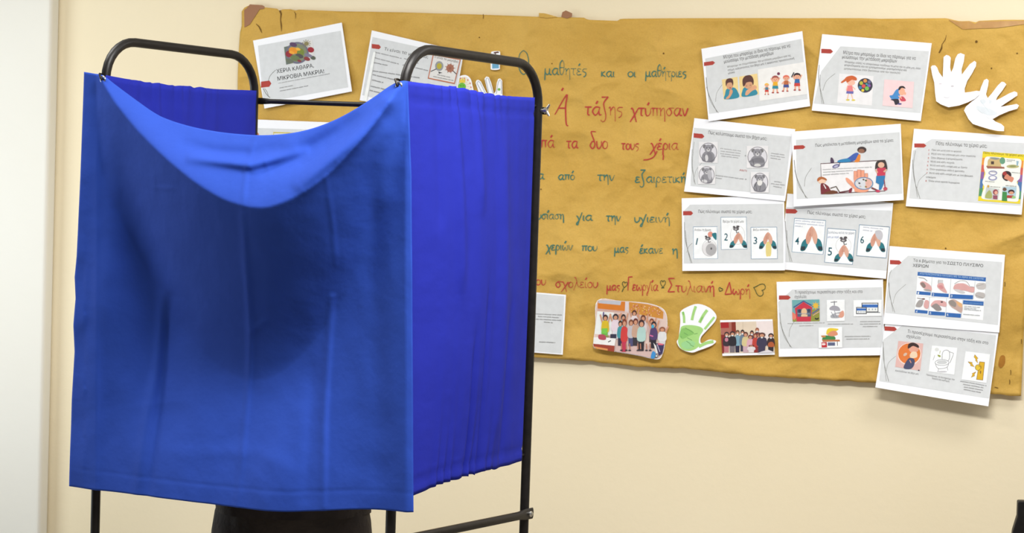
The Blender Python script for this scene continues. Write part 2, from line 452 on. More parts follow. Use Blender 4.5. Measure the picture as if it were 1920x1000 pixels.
class Sheet:
    def __init__(s, name, outline, layer, label, cat, group=None, lift=0.006, mat=None, curl=None, crop=(0, 0, 1), on_poster=False):
        s.tr = crop; s.n = 0; s.dn = 2.0e-5
        x0_, y0_, k = crop
        outline = [(x0_ + x / k, y0_ + y / k) for x, y in outline]
        s.layer = layer; s.d0 = 0.016 + layer * 0.0025
        W2 = [on_wall(px, py, s.d0) for px, py in outline]
        s.zt = max(p[1] for p in W2); s.zb = min(p[1] for p in W2); s.lift = lift
        s.xl = min(p[0] for p in W2); s.xr = max(p[0] for p in W2); s.curl = curl
        bm = bmesh.new(); add_poly(bm, [bm.verts.new((x, 0, z)) for x, z in W2]); fine_cut(bm)
        bmesh.ops.remove_doubles(bm, verts=bm.verts[:], dist=2e-5); bmesh.ops.dissolve_degenerate(bm, edges=bm.edges[:], dist=2e-5)
        for q in bm.verts: q.co.y = -s.surf(q.co.x, q.co.z)
        bm.normal_update()
        for q in bm.faces:
            if q.normal.y > 0: q.normal_flip()
        c = Vector((sum(p[0] for p in W2) / len(W2), -s.d0, sum(p[1] for p in W2) / len(W2)))
        for q in bm.verts: q.co -= c
        me = bpy.data.meshes.new(name); bm.to_mesh(me); bm.free(); me.materials.append(mat or M['paper'])
        s.o = bpy.data.objects.new(name, me); COL.objects.link(s.o); s.o.location = c
        md = s.o.modifiers.new("thickness", "SOLIDIFY"); md.thickness = 0.0003; md.offset = -1
        tag(s.o, label, cat, group)
    def surf(s, x, z):
        v = (s.zt - z) / max(1e-6, s.zt - s.zb); u = (x - s.xl) / max(1e-6, s.xr - s.xl)
        d = H(x, z) + 0.0035 + s.layer * 0.0025 + s.lift * max(0, v) ** 2
        if s.curl: d += s.curl(u, v)
        return d
    def part(s, name, label=None): return Layer(s, name, label)

# ---- handwriting: stroke glyphs, x-height = 1
G = {
 'α': (0.95, [[(.72, .95), (.35, 1), (.05, .5), (.3, 0), (.6, .35), (.78, 1)], [(.66, .5), (.74, .06), (.95, .08)]]),
 'μ': (0.95, [[(.08, 1), (0, -.85)], [(.08, .4), (.3, .02), (.58, .3), (.64, 1)], [(.63, .35), (.7, .02), (.9, .08)]]),
 'θ': (0.75, [[(.4, 2.3), (.15, 1.9), (.06, 1.2), (.1, .4), (.28, 0), (.52, .4), (.62, 1.1), (.58, 1.9), (.4, 2.3)], [(.1, 1.15), (.6, 1.15)]]),
 'η': (0.75, [[(0, .85), (.12, 1), (.14, 0)], [(.14, .55), (.4, 1), (.58, .75), (.62, -.75)]]),
 'τ': (0.75, [[(0, 1), (.7, 1)], [(.35, 1), (.32, .15), (.52, .02)]]),
 'ε': (0.7, [[(.58, .9), (.22, 1), (.14, .7), (.42, .54)], [(.42, .54), (.06, .4), (.12, .02), (.62, .12)]]),
 'ς': (0.7, [[(.62, .95), (.22, .95), (.1, .6), (.5, .35), (.45, -.1), (.2, -.3)]]),
 'κ': (0.7, [[(.06, 1), (.05, 0)], [(.55, 1), (.1, .5), (.6, 0)]]),
 'ι': (0.35, [[(.1, 1), (.08, .15), (.26, .02)]]),
 'ο': (0.75, [[(.35, 1), (.12, .8), (.05, .5), (.12, .15), (.34, 0), (.58, .18), (.65, .5), (.58, .82), (.35, 1)]]),
 'ρ': (0.75, [[(.02, -.85), (.08, .6), (.32, 1), (.62, .55), (.36, 0), (.08, .35)]]),
 'ξ': (0.75, [[(.0, 2.2), (.65, 2.25)], [(.65, 2.25), (.32, 1.75), (.2, 1.35), (.3, .7), (.42, .0), (.36, -.6), (.1, -.8), (-.1, -.55)]]),
 'χ': (0.85, [[(.0, .9), (.12, 1), (.3, .6), (.62, -.8)], [(.85, 1), (.4, .1), (-.1, -.8)]]),
 'υ': (0.75, [[(.05, 1), (.1, .25), (.33, 0), (.62, .4), (.64, 1)]]),
 'π': (0.9, [[(0, 1), (.86, 1)], [(.22, 1), (.18, 0)], [(.62, 1), (.64, .02)]]),
 'σ': (0.9, [[(.92, 1), (.35, 1), (.05, .5), (.35, 0), (.65, .45), (.4, 1)]]),
 'ν': (0.75, [[(.05, 1), (.3, 0), (.68, 1)]]),
 'ω': (1.05, [[(.15, 1), (.02, .4), (.25, 0), (.48, .6), (.7, 0), (.96, .4), (.82, 1)]]),
 'δ': (0.8, [[(.75, 2.2), (.25, 2.25), (.2, 2.0), (.5, 1.1), (.62, .5), (.35, 0), (.05, .4), (.3, .95), (.5, .9)]]),
 'γ': (0.8, [[(0, .95), (.2, .6), (.32, .05)], [(.72, 1.6), (.3, -.1), (.15, -.8), (0, -.6), (.3, .0)]]),
 'λ': (0.85, [[(.12, 1.8), (.3, 1.75), (.42, 1.2), (.62, .3), (.82, .1)], [(.46, 1.0), (.26, .4), (.0, -.5)]]),
 'Α': (1.0, [[(.0, 0), (.75, 2.3), (.68, 1), (.72, -1.0), (.85, -1.3)], [(.22, .75), (.72, .75)]]),
 'Ο': (1.0, [[(.5, 2.4), (.22, 2.05), (.1, 1.2), (.22, .35), (.5, 0), (.78, .35), (.9, 1.2), (.78, 2.05), (.5, 2.4)]]),
 'Γ': (0.9, [[(.1, 0), (.2, 2.3)], [(.2, 2.3), (.9, 2.35)]]),
 'Σ': (1.1, [[(.95, 2.2), (.15, 2.2)], [(.15, 2.2), (.6, 1.1)], [(.6, 1.1), (.1, 0)], [(.1, 0), (1.0, .05)]]),
 'Δ': (1.1, [[(.0, 0), (.65, 2.2)], [(.65, 2.2), (.95, .1)], [(.95, .1), (.0, 0)]]),
}
ACC = {'ά': 'α', 'έ': 'ε', 'ή': 'η', 'ί': 'ι', 'ό': 'ο', 'ύ': 'υ', 'ώ': 'ω', 'Ά': 'Α'}
class Hand:
    def __init__(s): s.v = []; s.f = []
    def stroke(s, pts, w):
        v, f = ribbon(pts, w); k = len(s.v); s.v += v; s.f += [tuple(i + k for i in q) for q in f]
    def word(s, t, xa, xb, ya, yb, xh, w):
        tot = sum(G[ACC.get(c, c)][0] for c in t) - 0.15; k = (xb - xa) / tot; cx = 0.0
        for c in t:
            g = G[ACC.get(c, c)]
            for st in g[1]:
                P = catmull(st, 5) if len(st) > 2 else [(st[0][0] + (st[1][0] - st[0][0]) * i / 4, st[0][1] + (st[1][1] - st[0][1]) * i / 4) for i in range(5)]
                Q = [(xa + (cx + x) * k, ya + (yb - ya) * (cx + x) / tot - y * xh) for x, y in P]
                n = len(Q); s.stroke(Q, [w * (0.75 + 0.35 * math.sin(3.1 * i / n + cx)) for i in range(n)])
            if c in ACC:
                ax = xa + (cx + g[0] * 0.45) * k; ay = ya - (2.9 if c == 'Ά' else 1.55) * xh
                s.stroke([(ax + w, ay - w * 1.2), (ax - w * .3, ay + w)], w * 1.3)
            cx += g[0]
    def done(s, tr, color, label):
        x0_, y0_, k = tr; V_ = []
        bm = bmesh.new()
        bv = []
        for x, y in s.v:
            X, Z = on_wall(x0_ + x / k, y0_ + y / k, 0.016); bv.append(bm.verts.new((X, 0, Z)))
        for q in s.f:
            try: bm.faces.new([bv[i] for i in q])
            except ValueError: pass
        fine_cut(bm, 0.01)
        for q in bm.verts: q.co.y = -(H(q.co.x, q.co.z) + crumple(q.co.x, q.co.z) + 0.0012)
        bm.normal_update()
        for q in bm.faces:
            if q.normal.y > 0: q.normal_flip()
        for q in bm.verts: q.co -= pc
        me = bpy.data.meshes.new('handwriting'); bm.to_mesh(me); bm.free(); me.materials.append(ink(color))
        o = bpy.data.objects.new('handwriting', me); COL.objects.link(o); o.parent = poster; o['label'] = label
        return o
TEAL, RED, DKG = (72, 122, 104), (186, 62, 58), (70, 84, 50)
c4, c5, c6 = (940, 60, 4.1667), (960, 290, 4.347), (980, 500, 4.0)
h = Hand(); h.word('Ο', 120, 205, 330, 330, 78, 7)
for t, a, b_, y, xh in (('μαθητές', 335, 660, 333, 50), ('και', 778, 880, 348, 42), ('οι', 985, 1045, 348, 40), ('μαθήτριες', 1125, 1440, 348, 42)): h.word(t, a, b_, y, y + 3, xh, 8)
h.done(c4, TEAL, 'teal handwritten line of Greek words')
h = Hand()
for t, a, b_, y, xh in (('Ά', 415, 520, 645, 68), ('τάξης', 650, 940, 650, 64), ('χτύπησαν', 1010, 1450, 655, 60)): h.word(t, a, b_, y, y, xh, 10)
h.done(c4, RED, 'large red handwritten line of Greek words')
h = Hand()
for t, a, b_, y, xh in (('ωπά', 235, 408, 903, 56), ('τα', 505, 592, 908, 54), ('δυο', 690, 825, 912, 60), ('τους', 935, 1070, 918, 46), ('χέρια', 1165, 1375, 920, 50)): h.word(t, a, b_, y, y, xh, 9)
h.stroke(catmull([(1215, 930), (1190, 975), (1150, 995), (1110, 1000)], 6), 9); h.stroke([(1265, 960), (1262, 1000)], 9)
h.done(c4, RED, 'second red handwritten line of Greek words')
h = Hand()
for t, a, b_, y, xh in (('τα', 160, 255, 200, 42), ('από', 375, 505, 205, 40), ('την', 695, 830, 213, 46), ('εξαιρετική', 1003, 1410, 228, 46)): h.word(t, a, b_, y, y, xh, 9)
h.done(c5, TEAL, 'teal handwritten line right of the dark pole, upper of three')
h = Hand()
for t, a, b_, y, xh in (('ουσίαση', 165, 418, 527, 40), ('για', 525, 650, 538, 42), ('την', 765, 880, 543, 42), ('υγιεινή', 995, 1280, 552, 42)): h.word(t, a, b_, y, y, xh, 9.5)
h.done(c5, TEAL, 'teal handwritten line, middle of three')
h = Hand()
for t, a, b_, y, xh in (('ν', 150, 185, 765, 38), ('χεριών', 280, 490, 780, 42), ('που', 570, 690, 785, 40), ('μας', 835, 945, 798, 40), ('έκανε', 1040, 1225, 806, 40), ('η', 1305, 1345, 815, 44)): h.word(t, a, b_, y, y, xh, 9)
h.done(c5, TEAL, 'teal handwritten line, lowest of three')
h = Hand()
for t, a, b_, y, xh, w in (('του', 60, 170, 137, 40, 7), ('σχολείου', 245, 560, 157, 42, 7), ('μας', 632, 725, 178, 38, 8), ('Γεωργία', 785, 1012, 180, 44, 8), ('Στυλιανή', 1085, 1435, 190, 46, 8), ('Δωρή', 1520, 1705, 208, 42, 8)): h.word(t, a, b_, y, y + 2, xh, w)
h.done(c6, RED, 'bottom red handwritten line of Greek words and names')
h = Hand()
def heart(cx, cy, r, rot, sy=1.0):
    P = [(16 * math.sin(t) ** 3, -(13 * math.cos(t) - 5 * math.cos(2 * t) - 2 * math.cos(3 * t) - math.cos(4 * t)) * sy) for t in [2 * math.pi * i / 22 for i in range(23)]]
    ca, sa = math.cos(rot), math.sin(rot)
    h.stroke([(cx + (x * ca - y * sa) * r, cy + (x * sa + y * ca) * r) for x, y in P], 5)
heart(765, 135, 1.2, 0.2, 1.4); heart(1052, 128, 1.2, 0, 1.6); heart(1780, 172, 3.0, 1.9, 1.0); heart(1487, 172, 1.0, 0.5)
h.stroke([(745, 190), (755, 165)], 7); h.stroke([(1040, 160), (1062, 160)], 6)
h.done(c6, DKG, 'small green hearts drawn between the names')

# ---- tears, tape, staples on the poster
def on_poster(name, pts, off, mat, label=None, crop=(0, 0, 1)):
    x0_, y0_, k = crop
    bm = bmesh.new(); P = [on_wall(x0_ + x / k, y0_ + y / k, 0.016) for x, y in pts]
    add_poly(bm, [bm.verts.new((x, 0, z)) for x, z in P]); fine_cut(bm, 0.01)
    for q in bm.verts: q.co.y = -(H(q.co.x, q.co.z) + crumple(q.co.x, q.co.z) + off)
    bm.normal_update()
    for q in bm.faces:
        if q.normal.y > 0: q.normal_flip()
    for q in bm.verts: q.co -= pc
    me = bpy.data.meshes.new(name); bm.to_mesh(me); bm.free(); me.materials.append(mat)
    o = bpy.data.objects.new(name, me); COL.objects.link(o); o.parent = poster
    if label: o['label'] = label
    return o
q2 = (440, 0, 3.846)
on_poster('tape', [(64, 70), (82, 58), (106, 30), (195, 36), (213, 46), (208, 62), (175, 66), (120, 150), (105, 175), (66, 197)], 0.0016, M['tape'], 'brown packing tape over the torn upper left corner', q2)
q3 = (440, 0, 2.909)
on_poster('tape', [(1780, 92), (1785, 66), (1805, 56), (1840, 72), (1838, 90), (1812, 100)], 0.0016, M['tape'], 'small scrap of brown tape at the top edge', q3)
on_poster('folded_flap', [(1657, 70), (1690, 72), (1760, 92), (1700, 98), (1658, 92)], 0.002, M['kraft'], None, q3)
q4 = (1480, 0, 4.364)
on_poster('tape', [(1300, 160), (1380, 176), (1480, 176), (1520, 196), (1550, 174), (1700, 172), (1922, 168), (1930, 196), (1700, 228), (1560, 232), (1420, 240)], 0.0016, mottled('clear_brown_tape', srgb(196, 150, 84), srgb(182, 134, 72), 40, 0.3, spec=0.6), 'strip of glossy tape along the top right edge', q4)
def tear(pts, w, crop):
    v, f = ribbon(pts, w); n = len(pts)
    on_poster('tear', [v[2 * i] for i in range(n)] + [v[2 * i + 1] for i in reversed(range(n))], 0.0012, M['tear'], None, crop)
tear([(148, 170), (170, 190), (182, 212), (192, 238)], [3, 8, 9, 2], q2)
tear([(322, 74), (332, 100), (328, 140), (334, 180), (336, 225)], [14, 10, 6, 9, 2], q2)
tear([(428, 84), (438, 100), (436, 135)], [4, 6, 2], q2)
tear([(1225, 432), (1245, 395), (1250, 360), (1275, 325), (1285, 285)], [12, 14, 5, 6, 2], q4)
for px, py in ((1884, 533), (1895, 698), (1893, 716), (1868, 726), (1915, 640), (905, 30)):
    tear([(px - 3, py), (px + 1, py + 1), (px + 4, py + 2)] if py > 720 else [(px, py - 4), (px + .5, py), (px, py + 5)], [1.2, 1.4, 1.0], (0, 0, 1))
for px, py, r in ((1530 / 4.364 + 1480, 340 / 4.364, 2.6), (898, 70, 1.2), (1034, 119, 1.2), (1244, 100, 1.6), (1859, 128, 1.6), (1773, 466, 1.6), (1907, 100, 1.5), (1014, 355, 1.3)):
    on_poster('pin_hole', [(px + r * math.cos(t), py + r * math.sin(t)) for t in [i * math.pi / 4 for i in range(8)]], 0.0012, M['tear'])
o = on_poster('stain', catmull([(1876, 668), (1884, 668), (1884, 682), (1877, 690), (1872, 684)], 4, True), 0.0012, mottled('oil_stain', srgb(176, 122, 44), srgb(160, 106, 36), 60, 0.7), 'brown stain near the lower right corner')

# ------------------------------------------------------------------ printed sheets
GREY, WHT, INK, ARW = (218, 222, 226), (245, 248, 254), (92, 92, 96), (178, 68, 62)
SG = 'printed hygiene sheets on the kraft poster'
def slide(outline, layer, label, crop, panel, arrow, grass=None, lift=0.006, curl=None):
    sh = Sheet('printed_sheet', outline, layer, label, 'sheet of paper', SG, lift=lift, curl=curl, crop=crop)
    if panel: sh.part('slide_panel').poly(panel, GREY).done()
    if arrow:
        x, y, w, hh, s = arrow
        sh.part('arrow_mark', 'red arrow tab').poly([(x, y), (x + w * .8, y + s * w * .8 - hh * .02), (x + w, y + hh * .5 + s * w), (x + w * .8, y + hh + s * w * .8), (x, y + hh)], ARW).done()
    if grass:
        g = sh.part('grass_stalks', 'grey drawn stalks')
        for pts, w in grass: g.line(pts, w * 1.15, (116, 116, 114), True)
        g.done()
    return sh
# S1 title sheet -------------------------------------------------
cr = (440, 0, 3.846)
sh = slide([(133, 293), (773, 163), (850, 660), (222, 784)], 1, 'tilted title sheet with big capitals and a colourful hand picture, upper left', cr,
           [(170, 330), (765, 222), (822, 630), (215, 740)], (195, 590, 75, 44, -0.12),
           [([(212, 640), (235, 680), (262, 706)], 4), ([(222, 640), (240, 665), (250, 700)], 3), ([(248, 585), (262, 545), (300, 505)], 3)])
t = sh.part('title_text'); t.text('ΧΕΡΙΑ ΚΑΘΑΡΑ,', (308, 530), (575, 486), 40, (48, 48, 52)); t.text('ΜΙΚΡΟΒΙΑ ΜΑΚΡΙΑ!', (316, 583), (650, 527), 40, (48, 48, 52)); t.done()
t = sh.part('small_print'); t.scribble((320, 602), (690, 532), 7, INK, 2.6); t.scribble((330, 636), (425, 618), 8, INK, 3); t.scribble((333, 658), (535, 620), 8, INK, 3); t.done()
p = sh.part('picture', 'colourful picture of germs under a magnifier'); p.poly([(355, 338), (560, 285), (585, 430), (375, 470)], (222, 222, 220))
p.poly([(358, 340), (400, 330), (420, 400), (430, 455), (375, 468)], (110, 120, 112))
p.ell(455, 385, 72, 68, (128, 136, 112)); p.ring(455, 382, 76, 72, 14, (112, 112, 132))
for x, y, rx, ry, c in ((395, 390, 26, 24, (150, 50, 62)), (425, 322, 28, 16, (92, 70, 100)), (430, 365, 38, 22, (228, 150, 44)), (415, 380, 22, 10, (240, 170, 60)), (478, 380, 26, 30, (120, 136, 60)), (470, 405, 30, 16, (86, 80, 84)), (460, 355, 18, 10, (236, 180, 70)), (440, 420, 36, 20, (110, 124, 86)), (400, 440, 30, 16, (108, 116, 100)), (470, 440, 16, 8, (140, 60, 70)), (525, 425, 24, 14, (140, 62, 66)), (552, 360, 24, 20, (156, 44, 56)), (568, 418, 20, 14, (90, 96, 84)), (535, 400, 30, 12, (128, 124, 150))): p.ell(x, y, rx, ry, c, 0.3, 12)
p.ell(520, 316, 16, 14, (140, 134, 76))
for i in range(11):
    a = i * 0.571; p.line([(520, 316), (520 + 33 * math.cos(a), 316 + 30 * math.sin(a))], 4, (140, 132, 92))
p.done()
# S2 sheet in a plastic sleeve behind the booth ---------------------
cr = (680, 20, 3.847)
sh = slide([(66, 142), (727, 297), (643, 800), (-18, 647)], 1, 'printed list sheet tucked behind the right booth frame, beside a small germ picture', cr,
           [(72, 190), (715, 330), (640, 770), (0, 610)], (66, 240, 66, 32, 0.12))
t = sh.part('heading'); t.text('Τι είναι τα μικρόβια;', (155, 285), (470, 345), 30, (110, 112, 112)); t.done()
t = sh.part('body_text')
for i, (x0_, y0_, x1_, y1_) in enumerate(((90, 300, 280, 345), (300, 345, 400, 380), (85, 340, 260, 385), (290, 392, 470, 432), (80, 375, 180, 395), (75, 435, 410, 485), (75, 462, 300, 515), (70, 500, 150, 520), (230, 490, 525, 548), (62, 545, 210, 580), (55, 575, 150, 600))): t.scribble((x0_, y0_), (x1_, y1_), 10, (120, 122, 124), 4.5, i)
t.done()
p = sh.part('picture', 'framed picture of two magnifying glasses over germs'); p.poly([(506, 315), (706, 352), (664, 530), (470, 490)], (190, 110, 78)); p.poly([(512, 322), (698, 357), (660, 521), (478, 484)], (226, 226, 226))
p.text('Τι είναι τα μικρόβια;', (512, 338), (690, 378), 22, (70, 66, 70))
p.ell(552, 400, 30, 36, (150, 152, 158)); p.ell(552, 400, 18, 22, (186, 172, 66)); p.line([(532, 420), (490, 440)], 6, (70, 66, 70)); p.ell(630, 415, 28, 30, (176, 122, 100)); p.line([(648, 432), (676, 458)], 6, (70, 66, 70))
for i in range(9): a = i * .698; p.line([(630, 415), (630 + 38 * math.cos(a), 415 + 38 * math.sin(a))], 4, (150, 96, 80))
p.poly([(545, 440), (575, 448), (550, 455)], (60, 60, 66)); p.scribble((540, 462), (630, 482), 8, INK, 3); p.scribble((510, 475), (655, 505), 7, INK, 3); p.done()
t = sh.part('painted_sleeve_gloss', 'pale strip painted as the highlight on the plastic sleeve edge'); t.poly([(78, 300), (96, 300), (34, 655), (10, 650)], (246, 248, 248)); t.done()  # sleeve highlight put into the colour as a flat pale strip
# S3 sheet under the sag --------------------------------------------
cr = (400, 220, 6.0)
sh = slide([(400, 22), (1440, 62), (1422, 860), (380, 800)], 1, 'mostly hidden sheet with a yellow frame line just above the sagging curtain edge', cr, [(470, 120), (1400, 150), (1385, 800), (440, 740)], None)
p = sh.part('yellow_frame'); p.frame([(680, 172), (1300, 192), (1290, 700), (672, 680)], 12, (216, 198, 60)); p.done()
p = sh.part('picture'); p.blob([(470, 175), (500, 172), (515, 196), (505, 230), (470, 240)], (196, 120, 92)); p.done()
# S4 measures, sneezing ------------------------------------------------
cr = (1300, 40, 5.0)
GR = lambda x, y, k=1.0, s=0.0: [([(x, y), (x + 22 * k, y + 150 * k), (x + 105 * k, y + 330 * k)], 4 * k), ([(x + 5 * k, y + 90 * k), (x + 45 * k, y + 230 * k), (x + 118 * k, y + 335 * k)], 3 * k), ([(x + 90 * k, y + 230 * k), (x + 100 * k, y + 150 * k), (x + 150 * k, y + 70 * k)], 2.6 * k)]
sh = slide([(75, 258), (1022, 92), (1097, 797), (145, 940)], 1, 'sheet with a boy coughing into his elbow and four dancing children', cr,
           [(112, 350), (1012, 165), (1072, 728), (150, 868)], (100, 384, 104, 36, -0.13), GR(120, 525))
t = sh.part('heading'); t.text('Μέτρα που μπορούμε οι ίδιοι να πάρουμε για να', (285, 352), (912, 242), 44, (108, 110, 112)); t.text('μειώσουμε την μετάδοση μικροβίων', (290, 392), (755, 312), 44, (108, 110, 112)); t.done()
t = sh.part('body_text'); t.text('Μπορούμε να σταματήσουμε την μετάδοση μικροβίων από τις', (322, 436), (915, 328), 25, (150, 150, 152)); t.text('στόμα, καλύπτοντας τον βήχα μας ή φορώντας προστατευτική', (325, 468), (948, 355), 26, (120, 120, 124)); t.text('μάσκα', (328, 496), (390, 484), 26, (110, 110, 114)); t.done()
p = sh.part('picture', 'boy in teal coughing into his fist'); p.poly([(268, 548), (415, 520), (428, 715), (288, 738)], (238, 212, 148))
p.blob([(300, 680), (310, 640), (345, 622), (390, 625), (418, 660), (424, 716), (296, 732)], (58, 142, 164)); p.ell(342, 600, 32, 40, (214, 160, 124)); p.blob([(308, 610), (304, 560), (330, 536), (365, 540), (376, 575), (370, 605), (358, 575), (322, 580)], (92, 62, 58))
p.blob([(305, 725), (335, 690), (342, 650), (362, 640), (370, 665), (350, 705), (330, 728)], (216, 160, 124)); p.ell(348, 625, 10, 6, (180, 90, 90)); p.done()
p = sh.part('picture', 'boy in teal coughing into his elbow'); p.poly([(430, 520), (600, 490), (618, 685), (440, 712)], (240, 214, 150))
p.blob([(462, 650), (480, 620), (520, 612), (585, 640), (596, 688), (462, 708)], (58, 142, 164)); p.ell(516, 590, 42, 44, (214, 160, 124)); p.blob([(468, 610), (462, 550), (490, 512), (540, 508), (566, 550), (562, 600), (545, 570), (500, 575), (485, 600)], (92, 62, 58))
p.blob([(488, 690), (500, 650), (540, 625), (570, 600), (596, 612), (590, 635), (550, 655), (510, 692)], (224, 168, 132)); p.line([(494, 606), (506, 608)], 4, (80, 50, 50)); p.line([(530, 600), (542, 598)], 4, (80, 50, 50)); p.done()
def kid(p, x, y, hgt, hair, skin, top, bot, arms=0, hat=None, lean=0):
    k = hgt / 100.0
    X = lambda a: x + a * k
    Y = lambda a: y + a * k
    p.line([(X(-8), Y(55)), (X(-12 + lean), Y(95))], 9 * k, skin); p.line([(X(8), Y(55)), (X(12 + lean), Y(95))], 9 * k, skin)
    p.ell(X(-14 + lean), Y(97), 8 * k, 4 * k, (170, 60, 60), 0, 8); p.ell(X(14 + lean), Y(97), 8 * k, 4 * k, (170, 60, 60), 0, 8)
    p.poly([(X(-15), Y(50)), (X(15), Y(50)), (X(18), Y(74)), (X(-18), Y(74))], bot)
    if arms > 0: p.line([(X(-12), Y(36)), (X(-26), Y(12))], 8 * k, skin); p.line([(X(12), Y(36)), (X(26), Y(8))], 8 * k, skin)
    elif arms < 0: p.line([(X(-12), Y(36)), (X(-27), Y(52))], 8 * k, skin); p.line([(X(12), Y(36)), (X(27), Y(50))], 8 * k, skin)
    p.poly([(X(-12), Y(32)), (X(12), Y(32)), (X(16), Y(56)), (X(-16), Y(56))], top)
    p.ell(X(0), Y(18), 16 * k, 15 * k, skin, 0, 14)
    p.blob([(X(-19), Y(22)), (X(-18), Y(4)), (X(0), Y(-4)), (X(18), Y(4)), (X(19), Y(22)), (X(12), Y(10)), (X(-12), Y(11))], hair, 3)
    p.ell(X(-6), Y(19), 1.8 * k, 2.4 * k, (60, 40, 40), 0, 6); p.ell(X(6), Y(19), 1.8 * k, 2.4 * k, (60, 40, 40), 0, 6); p.line([(X(-4), Y(26)), (X(0), Y(28)), (X(4), Y(26))], 1.8 * k, (170, 60, 60))
SK = (236, 176, 150)
p = sh.part('picture', 'four dancing children drawn on white'); p.poly([(605, 452), (1040, 382), (1068, 685), (622, 748)], (240, 240, 242))
kid(p, 690, 585, 105, (240, 190, 66), SK, (90, 130, 150), (206, 70, 60), -1); kid(p, 770, 515, 160, (170, 90, 80), SK, (238, 176, 50), (56, 140, 160), 1); p.ell(800, 492, 14, 14, (120, 60, 90)); kid(p, 872, 510, 150, (226, 120, 100), SK, (190, 110, 70), (70, 84, 150), -1, lean=-6); kid(p, 975, 490, 160, (60, 44, 50), SK, (52, 110, 170), (206, 70, 60), 1); p.line([(922, 525), (945, 480)], 10, (50, 50, 60)); p.done()
# S5 measures, girl and germ ball ----------------------------------------
cr = (1510, 40, 5.0)
sh = slide([(158, 120), (1185, 205), (1083, 937), (62, 837)], 1, 'sheet with a red-haired girl beside a dark ball of germs and a sneezing man', cr,
           [(330, 235), (1160, 280), (1080, 862), (80, 770), (150, 470)], (150, 258, 110, 40, 0.05), [([(130, 410), (128, 560), (175, 775)], 4), ([(140, 500), (140, 640), (160, 775)], 3), ([(165, 650), (200, 560), (280, 490)], 2.6)])
t = sh.part('heading'); t.text('Μέτρα που μπορούμε οι ίδιοι να πάρουμε για να', (355, 306), (1035, 362), 44, (108, 110, 112)); t.text('μειώσουμε την μετάδοση μικροβίων', (345, 346), (858, 388), 44, (108, 110, 112)); t.done()
t = sh.part('body_text'); t.text('Μπορούμε επίσης να αποφεύγουμε αγγίζουμε τα μάτια και τη μύτη μας, όταν', (370, 388), (1080, 452), 25, (130, 130, 134)); t.text('φτερνιζόμαστε και να χρησιμοποιούμε χαρτομάντηλα και', (366, 418), (950, 468), 26, (110, 110, 114)); t.text('χρησιμοποιούμε όταν βγαίνουμε από την τουαλέτα', (362, 450), (890, 494), 25, (150, 150, 152)); t.done()
p = sh.part('picture', 'girl with red ponytail'); p.poly([(320, 490), (640, 515), (625, 790), (300, 765)], (238, 239, 240))
p.blob([(385, 560), (345, 580), (335, 570), (365, 545), (390, 520), (440, 510), (480, 530), (478, 556), (430, 552), (395, 575)], (206, 104, 62)); p.ell(430, 575, 38, 28, (242, 190, 170)); p.blob([(385, 560), (400, 525), (450, 512), (480, 545), (440, 548), (395, 575)], (206, 100, 56)); p.poly([(395, 602), (440, 602), (452, 660), (388, 660)], (232, 132, 138)); p.poly([(388, 655), (455, 658), (450, 682), (384, 678)], (110, 108, 180)); p.line([(405, 680), (395, 735)], 10, (242, 196, 176)); p.line([(432, 680), (448, 735)], 10, (242, 196, 176)); p.ell(400, 738, 18, 8, (222, 206, 90)); p.ell(452, 740, 18, 8, (222, 206, 90)); p.line([(396, 610), (385, 650)], 9, (242, 190, 170)); p.line([(440, 610), (470, 640)], 9, (242, 190, 170)); p.done()
p = sh.part('picture', 'dark round ball of coloured germs'); p.ell(562, 602, 70, 68, (60, 62, 78), 0, 28)
for x, y, r, c in ((525, 580, 18, (180, 180, 70)), (562, 558, 18, (222, 150, 80)), (600, 570, 16, (110, 110, 150)), (515, 622, 16, (70, 130, 170)), (548, 608, 18, (214, 84, 84)), (578, 630, 20, (120, 190, 90)), (600, 605, 14, (150, 90, 170)), (540, 648, 14, (226, 200, 70)), (590, 600, 10, (90, 120, 190)), (575, 590, 10, (80, 160, 150))): p.ell(x, y, r, r, c, 0, 10)
p.done()
p = sh.part('picture', 'man in blue sneezing on pink'); p.poly([(742, 545), (1020, 568), (1005, 815), (725, 792)], (240, 212, 216))
p.blob([(790, 700), (820, 690), (850, 645), (885, 635), (890, 690), (870, 735), (820, 740)], (74, 140, 206)); p.ell(905, 660, 30, 36, (240, 176, 150)); p.blob([(872, 640), (885, 612), (920, 608), (940, 632), (905, 625), (885, 645)], (50, 44, 50)); p.ell(936, 678, 10, 14, (240, 176, 150)); p.blob([(800, 735), (870, 730), (880, 770), (845, 785), (830, 750)], (52, 48, 60)); p.ell(885, 776, 20, 8, (80, 76, 140)); p.blob([(885, 720), (915, 705), (945, 745), (900, 750)], (200, 76, 96)); p.line([(875, 700), (905, 725)], 10, (240, 176, 150)); p.done()
# S6 bears -------------------------------------------------------------
cr = (1270, 210, 5.8826)
sh = slide([(187, 68), (1300, 190), (1192, 985), (78, 878)], 1, 'sheet with four grey animal drawings in circles', cr,
           [(185, 175), (1255, 270), (1185, 925), (150, 815), (165, 340)], (180, 234, 118, 50, 0.10), [([(165, 410), (162, 600), (200, 800)], 4), ([(185, 330), (168, 560), (190, 780)], 3), ([(190, 720), (210, 640), (285, 545)], 2.6)])
t = sh.part('heading'); t.text('Πώς καλύπτουμε σωστά τον βήχα μας;', (340, 243), (985, 312), 50, (112, 114, 118)); t.done()
t = sh.part('body_text')
for i, a in enumerate(((475, 402, 700, 432), (478, 432, 695, 458), (476, 460, 690, 486), (485, 486, 672, 508), (1035, 455, 1180, 475), (1030, 482, 1185, 503), (1030, 508, 1140, 526), (425, 700, 735, 742), (425, 728, 500, 738), (1072, 768, 1150, 778), (1035, 792, 1185, 808), (1060, 820, 1150, 836))): t.scribble(a[:2], a[2:], 14, (140, 140, 144), 5.5, i)
